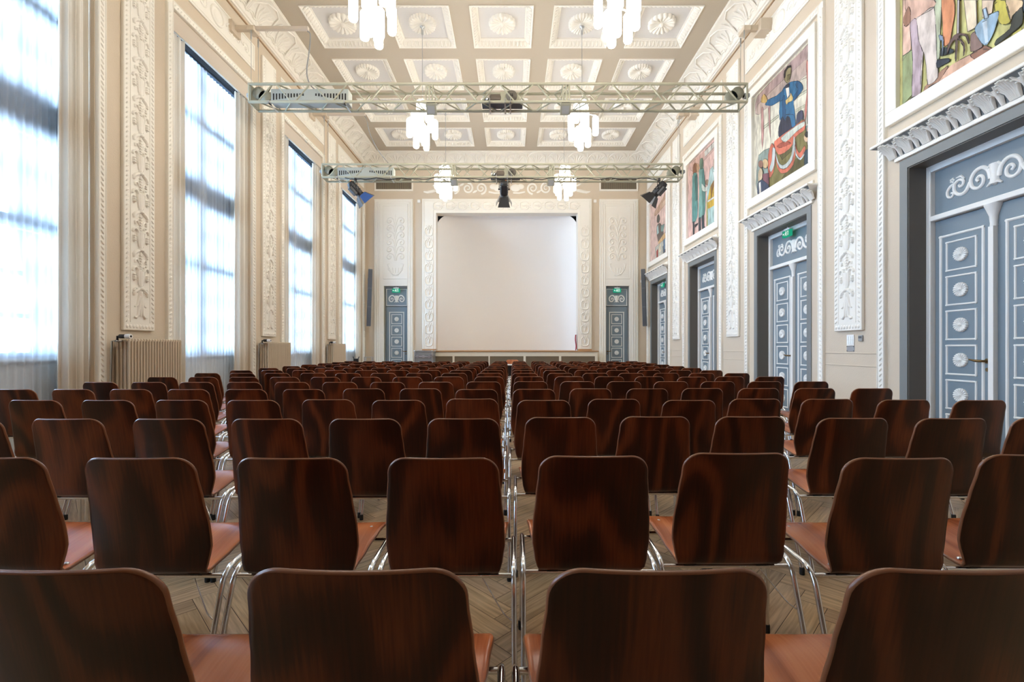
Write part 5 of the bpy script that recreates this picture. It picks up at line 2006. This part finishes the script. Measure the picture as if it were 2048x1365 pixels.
# ------------------------------------------------------------------ chairs
CHAIR_H = 0.80
PROF = [(0.0, 0.80), (0.008, 0.765), (0.022, 0.70), (0.038, 0.62), (0.052, 0.54), (0.060, 0.47), (0.062, 0.435), (0.068, 0.41), (0.082, 0.394), (0.104, 0.389), (0.14, 0.393),
        (0.20, 0.406), (0.27, 0.420), (0.34, 0.431), (0.39, 0.433), (0.43, 0.426), (0.455, 0.412)]


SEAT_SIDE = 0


def shell_mesh():
    # dense profile
    pr = smooth2(PROF, 4)
    ss = [0.0]
    for i in range(1, len(pr)):
        ss.append(ss[-1]+sqrt((pr[i][0]-pr[i-1][0])**2+(pr[i][1]-pr[i-1][1])**2))
    tot = ss[-1]
    def at(s):
        s = max(0, min(tot, s))
        for i in range(1, len(ss)):
            if ss[i] >= s:
                t = (s-ss[i-1])/max(1e-9, ss[i]-ss[i-1])
                return (pr[i-1][0]+(pr[i][0]-pr[i-1][0])*t, pr[i-1][1]+(pr[i][1]-pr[i-1][1])*t)
        return pr[-1]
    keys = [(0.0, 0.178), (0.06, 0.181), (0.15, 0.189), (0.25, 0.198), (0.31, 0.200), (0.36, 0.194), (0.40, 0.184), (0.44, 0.176), (0.48, 0.177), (0.55, 0.189), (0.65, 0.202), (0.75, 0.210), (tot+0.1, 0.212)]
    def width(s):
        for i in range(1, len(keys)):
            if keys[i][0] >= s:
                t = (s-keys[i-1][0])/(keys[i][0]-keys[i-1][0])
                t = t*t*(3-2*t)
                w = keys[i-1][1]+(keys[i][1]-keys[i-1][1])*t
                break
        r = 0.055
        if s < r:
            w = w-r+sqrt(max(0, r*r-(r-s)**2))
        if s > tot-r:
            q = r-(tot-s)
            w = w-r+sqrt(max(0, r*r-q*q))
        return w
    sv = [0.055*(1-cos(i/8*pi/2)) for i in range(9)]
    mid = 26
    sv += [0.055+(tot-0.11)*i/mid for i in range(1, mid)]
    sv += [tot-0.055*(1-cos(i/8*pi/2)) for i in range(8, -1, -1)]
    nu = 12
    th = 0.0058
    b = MB(); b.uv = []
    F1, F2, RM = [], [], []
    for s in sv:
        y, z = at(s)
        y2, z2 = at(s+0.004); y1, z1 = at(s-0.004)
        ty, tz = y2-y1, z2-z1
        l = sqrt(ty*ty+tz*tz) or 1
        ny, nz = -tz/l*-1, ty/l*-1        # normal to the profile
        ny, nz = (-tz/l, ty/l)
        back = max(0.0, min(1.0, (0.44-s)/0.10))
        seat = max(0.0, min(1.0, (s-0.50)/0.1))*max(0.0, min(1.0, (0.82-s)/0.15))
        w = width(s)
        for j in range(nu+1):
            u = -1+2*j/nu
            u = sin(u*pi/2*0.92)/sin(pi/2*0.92)
            x = w*u
            dy = 0.022*back*(x/0.19)**2
            dz = 0.010*seat*(abs(x)/0.2)**2
            F1.append((x, y+dy+ny*th, z+dz+nz*th, s)); F2.append((x, y+dy-ny*th, z+dz-nz*th, s))
    nv = len(sv)
    def idx(k, i, j): return k*nv*(nu+1)+i*(nu+1)+j
    for lst in (F1, F2):
        for (x, y, z, s) in lst:
            b.v.append((x, y, z)); b.uv.append((x, s))
    for k in (0, 1):
        for i in range(nv-1):
            for j in range(nu):
                f = (idx(k, i, j), idx(k, i, j+1), idx(k, i+1, j+1), idx(k, i+1, j))
                b.f.append(f if k == 0 else f[::-1]); b.m.append(2 if k == SEAT_SIDE else 0); b.sm.append(True)  # seat side takes the painted lit tone, back side the shaded one
    # rim
    loop = [(0, j) for j in range(nu+1)]+[(i, nu) for i in range(1, nv)]+[(nv-1, j) for j in range(nu-1, -1, -1)]+[(i, 0) for i in range(nv-2, 0, -1)]
    ctr = [Vector(F1[i*(nu+1)+j][:3])*0.5+Vector(F2[i*(nu+1)+j][:3])*0.5 for i, j in loop]
    base = len(b.v)
    k = len(loop)
    for q, (i, j) in enumerate(loop):
        p = ctr[q]
        t = (ctr[(q+1) % k]-ctr[q-1]).normalized()
        nrm = (Vector(F1[i*(nu+1)+j][:3])-Vector(F2[i*(nu+1)+j][:3])).normalized()
        out = t.cross(nrm).normalized()
        iy, iz = at(sv[i])
        cen = Vector((0, iy, iz)) if 0 < i < nv-1 else (Vector((p.x*0.5, at(0.1)[0], at(0.1)[1])) if i == 0 else Vector((p.x*0.5, at(tot-0.1)[0], at(tot-0.1)[1])))
        if out.dot(p-cen) < 0:
            out = -out
        b.v.append(tuple(p+out*0.0035)); b.uv.append((p.x, sv[i]))
    for q in range(k):
        i, j = loop[q]
        i2, j2 = loop[(q+1) % k]
        a, c = base+q, base+(q+1) % k
        b.f.append((idx(0, i, j), a, c, idx(0, i2, j2))); b.m.append(1); b.sm.append(True)
        b.f.append((a, idx(1, i, j), idx(1, i2, j2), c)); b.m.append(1); b.sm.append(True)
    me = b.mesh('shell')
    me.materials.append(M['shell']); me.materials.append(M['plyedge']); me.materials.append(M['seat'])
    return me


def bend(pts, r=0.045, n=5):
    """round the corners of a polyline"""
    P = [Vector(p) for p in pts]
    out = [P[0]]
    for i in range(1, len(P)-1):
        a = (P[i-1]-P[i]).normalized()*r+P[i]
        c = (P[i+1]-P[i]).normalized()*r+P[i]
        for q in range(n+1):
            t = q/n
            out.append(a*(1-t)**2+P[i]*2*t*(1-t)+c*t*t)
    out.append(P[-1])
    return [tuple(p) for p in out]


def chair_parts():
    parts = {}
    parts['shell'] = shell_mesh()
    tx = 0.232
    for s in (-1, 1):
        b = MB()
        b.tube(bend([(s*(tx+0.003), 0.385, 0.012), (s*tx, 0.385, 0.405), (s*tx, 0.10, 0.395), (s*(tx+0.003), -0.03, 0.012)], 0.06), 0.0095, 10)
        me = b.mesh('side_frame'); me.materials.append(M['chrome'])
        parts['side%d' % s] = me
    b = MB()
    b.lathe([(0.0115, 0.0), (0.0125, 0.004), (0.0125, 0.032), (0.0105, 0.036)], 10)
    me = b.mesh('foot_cap'); me.materials.append(M['rubber']); parts['cap'] = me
    for nm, y, z in (('rear', 0.105, 0.372), ('front', 0.37, 0.384)):
        b = MB(); b.tube([(-tx, y, z), (tx, y, z)], 0.0085, 8)
        me = b.mesh('cross_bar'); me.materials.append(M['chrome']); parts[nm] = me
    for s in (-1, 1):
        b = MB()
        b.tube(bend([(s*0.12, 0.11, 0.366), (s*0.20, 0.06, 0.26), (s*(tx), 0.055, 0.24)], 0.02, 3), 0.0024, 6)
        me = b.mesh('link_wire'); me.materials.append(M['chrome']); parts['wire%d' % s] = me
    b = MB()
    b.lathe([(0.0, 0.006), (0.005, 0.0055), (0.0085, 0.003), (0.009, 0.0)], 10)
    me = b.mesh('rivet'); me.materials.append(M['steel']); parts['rivet'] = me
    for s in (-1, 1):
        b = MB()
        b.bbox(s*0.13-0.02, s*0.13+0.02, 0.09, 0.125, 0.3795, 0.386, 0.002)
        me = b.mesh('spacer'); me.materials.append(M['rubber']); parts['spacer%d' % s] = me
    return parts


CP_ = chair_parts()


def make_chair(full):
    t = bpy.data.objects.new('plywood_chair', None)
    COL.objects.link(t)
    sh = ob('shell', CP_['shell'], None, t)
    for s in (-1, 1):
        f = ob('side_frame', CP_['side%d' % s], None, t)
        if full:
            ob('foot_cap', CP_['cap'], None, f, (s*0.235, 0.385, 0)); ob('foot_cap', CP_['cap'], None, f, (s*0.235, -0.03, 0))
    ob('cross_bar', CP_['rear'], None, t); ob('cross_bar', CP_['front'], None, t)
    if full:
        ob('link_wire', CP_['wire1'], None, t)
        for s in (-1, 1):
            ob('spacer', CP_['spacer%d' % s], None, t)
            ob('rivet', CP_['rivet'], None, sh, (s*0.15, 0.13, 0.3975)); ob('rivet', CP_['rivet'], None, sh, (s*0.16, 0.36, 0.4385))
    return t


PITCH = 0.8214
HH = EYE-CHAIR_H
ROWS = [
    [(103, 1150), (708, 1152), (1316, 1152), (1930, 1152)],
    [(-18, 918), (277, 920), (578, 921), (880, 925), (1185, 915), (1481, 909), (1788, 924), (2082, 912)],
    [(-78, 842), (125, 841), (330, 841), (531, 840), (731, 839.5), (934, 839), (1128, 836.5), (1319, 835), (1508, 835), (1700, 838), (1903, 838.5), (2098, 838)],
    [(63, 804.5), (214, 806), (366, 801.5), (510, 802.5), (654, 800.5), (798, 804.5), (942, 799), (1088, 802.5), (1231, 799.5), (1374, 803), (1516, 799), (1659, 799.5), (1806, 801), (1955, 802)],
    [(26, 783), (144, 782), (261, 781), (376, 783.5), (495, 780), (611, 780.5), (727, 778.5), (838, 778.5), (953, 780.5), (1066, 779.5), (1181, 778.5), (1294, 778.5), (1404, 777.5), (1517, 777.5), (1626, 777.5), (1741, 778)],
    [(196, 769.5), (297, 769), (395, 767.5), (492, 766), (587, 765.5), (683, 765.5), (780, 765.5), (875, 765), (971, 764.5), (1064, 764), (1155, 764), (1247, 763), (1338, 761.5), (1428, 762.5), (1520, 762), (1612, 762.5)],
    [(323, 757.5), (407, 757), (488, 756.5), (571, 755.5), (655, 755.5), (737, 755.5), (818, 755), (898, 754.5), (980, 754.5), (1059, 753.5), (1138, 753.5), (1218, 752.5), (1297, 753), (1377, 755), (1455, 752.5), (1531, 752.5)],
    [(408, 751), (481, 751), (553, 751), (626, 749), (698, 748.5), (770, 748.5), (839, 748), (910, 747.5), (982, 748), (1052, 746.5), (1121, 746), (1191, 746.5), (1260, 745.5), (1329, 745), (1397, 745), (1466, 745.5)],
    [(478, 745), (542, 744), (605, 743.5), (668, 742.5), (731, 743), (795, 743), (858, 742), (921, 741.5), (985, 741.5), (1047, 740.5), (1108, 740.5), (1169, 740), (1230, 740), (1291, 739.5), (1351, 740), (1410, 739.5)],
    [(536, 740), (592, 740), (649, 738.5), (706, 738), (763, 738), (820, 738), (878, 738), (934, 738), (990, 737), (1046, 736.5), (1101, 736), (1156, 736), (1211, 736), (1266, 735.5), (1321, 736), (1376, 736)],
    [(583, 737), (635, 735.5), (687, 735), (739, 734.5), (791, 734), (843, 734), (894, 734), (945, 734), (995, 733), (1045, 732.5), (1096, 732), (1146, 732), (1195, 732), (1244, 732), (1293, 732), (1342, 731.5)],
]
for r_, (l0, ls, r0, rs, yy) in enumerate(((997, 47.2, 1043, 45.6, 731), (999, 43.6, 1041, 42.2, 728.5), (1001, 40.2, 1039.5, 39.0, 726.3), (1003, 37.3, 1038, 36.4, 724.5))):
    ROWS.append([(l0-ls*k, yy) for k in range(8, -1, -1)]+[(r0+rs*k, yy) for k in range(7)])

ROWNAME = ['nearest row'] + ['%s nearest row' % ORD[i] for i in range(2, 12)] + ['fourth farthest row', 'third farthest row', 'second farthest row', 'farthest row']


def place_chairs():
    full = make_chair(True)
    simple = make_chair(False)
    used = {True: False, False: False}
    rnd = random.Random(11)
    for r, row in enumerate(ROWS):
        dm = (r+1-0.13)*PITCH
        if r == 0:
            dm = 0.735
        pts = []
        for (px, py) in row:
            d = HH*F/(py-VY)
            d = max(dm-0.05, min(dm+0.05, d)) if r < 7 else dm+rnd.uniform(-0.012, 0.012)
            if r == 0:
                d = dm
            pts.append([(px-VX)*d/F, d])
        # keep linked chairs from running into each other
        mn = 0.4985
        for it in range(250):
            for k in range(len(pts)-1):
                g = pts[k+1][0]-pts[k][0]
                if g < mn:
                    e = (mn-g)/2
                    pts[k][0] -= e; pts[k+1][0] += e
        for p in pts:
            if p[1] > 5.0: p[0] = max(p[0], -4.31+0.4985*pts.index(p))
        nl = sum(1 for p in pts if p[0] < 0)
        for k, (x, y) in enumerate(pts):
            fl = r < 8
            src = full if fl else simple
            if not used[fl]:
                o = src; used[fl] = True
            else:
                o = src.copy(); COL.objects.link(o)
                for ch in list(src.children):
                    c = ch.copy(); COL.objects.link(c); c.parent = o
                    for g in list(ch.children):
                        q = g.copy(); COL.objects.link(q); q.parent = c
            o.location = (x, y, 0)
            o.rotation_euler = (0, 0, rnd.uniform(-0.005, 0.005))
            if k < nl:
                where = '%s left of the centre gap' % ORD[nl-k]
            else:
                where = '%s right of the centre gap' % ORD[k-nl+1]
            tag(o, 'brown plywood chair on chrome legs, %s, %s' % (ROWNAME[r], where), 'chair', 'rows of plywood chairs')


place_chairs()


def build_speaker_table():
    t = thing('table', 'small white-topped table in front of the stage at the centre gap', 'table', (0.0, 13.0, 0))
    b = MB(); b.bbox(-0.42, 0.42, -0.25, 0.25, 0.665, 0.69, 0.004)
    ob('table_top', b, 'tabletop', t)
    b = MB(); b.box(-0.38, 0.38, -0.2, -0.17, 0.15, 0.665); b.box(-0.38, 0.38, 0.17, 0.2, 0.60, 0.665)  # low dark front board stands in for the shade under the table
    ob('apron', b, 'dark', t)
    for x in (-0.37, 0.37):
        for y in (-0.2, 0.2):
            b = MB(); b.cyl((x, y, 0), 0.016, 0, 0.665, 'z', 10)
            ob('leg', b, 'chrome', t)
    src = [o for o in bpy.data.objects if o.name.startswith('plywood_chair') and o.parent is None][0]
    o = src.copy(); COL.objects.link(o)
    for ch in list(src.children):
        c = ch.copy(); COL.objects.link(c); c.parent = o
        for g in list(ch.children):
            q = g.copy(); COL.objects.link(q); q.parent = c
    o.location = (0.0, 13.72, 0)
    o.rotation_euler = (0, 0, pi)
    o.name = 'plywood_chair'
    del o['group']
    tag(o, 'brown plywood chair facing the audience behind the small white table', 'chair')


build_speaker_table()
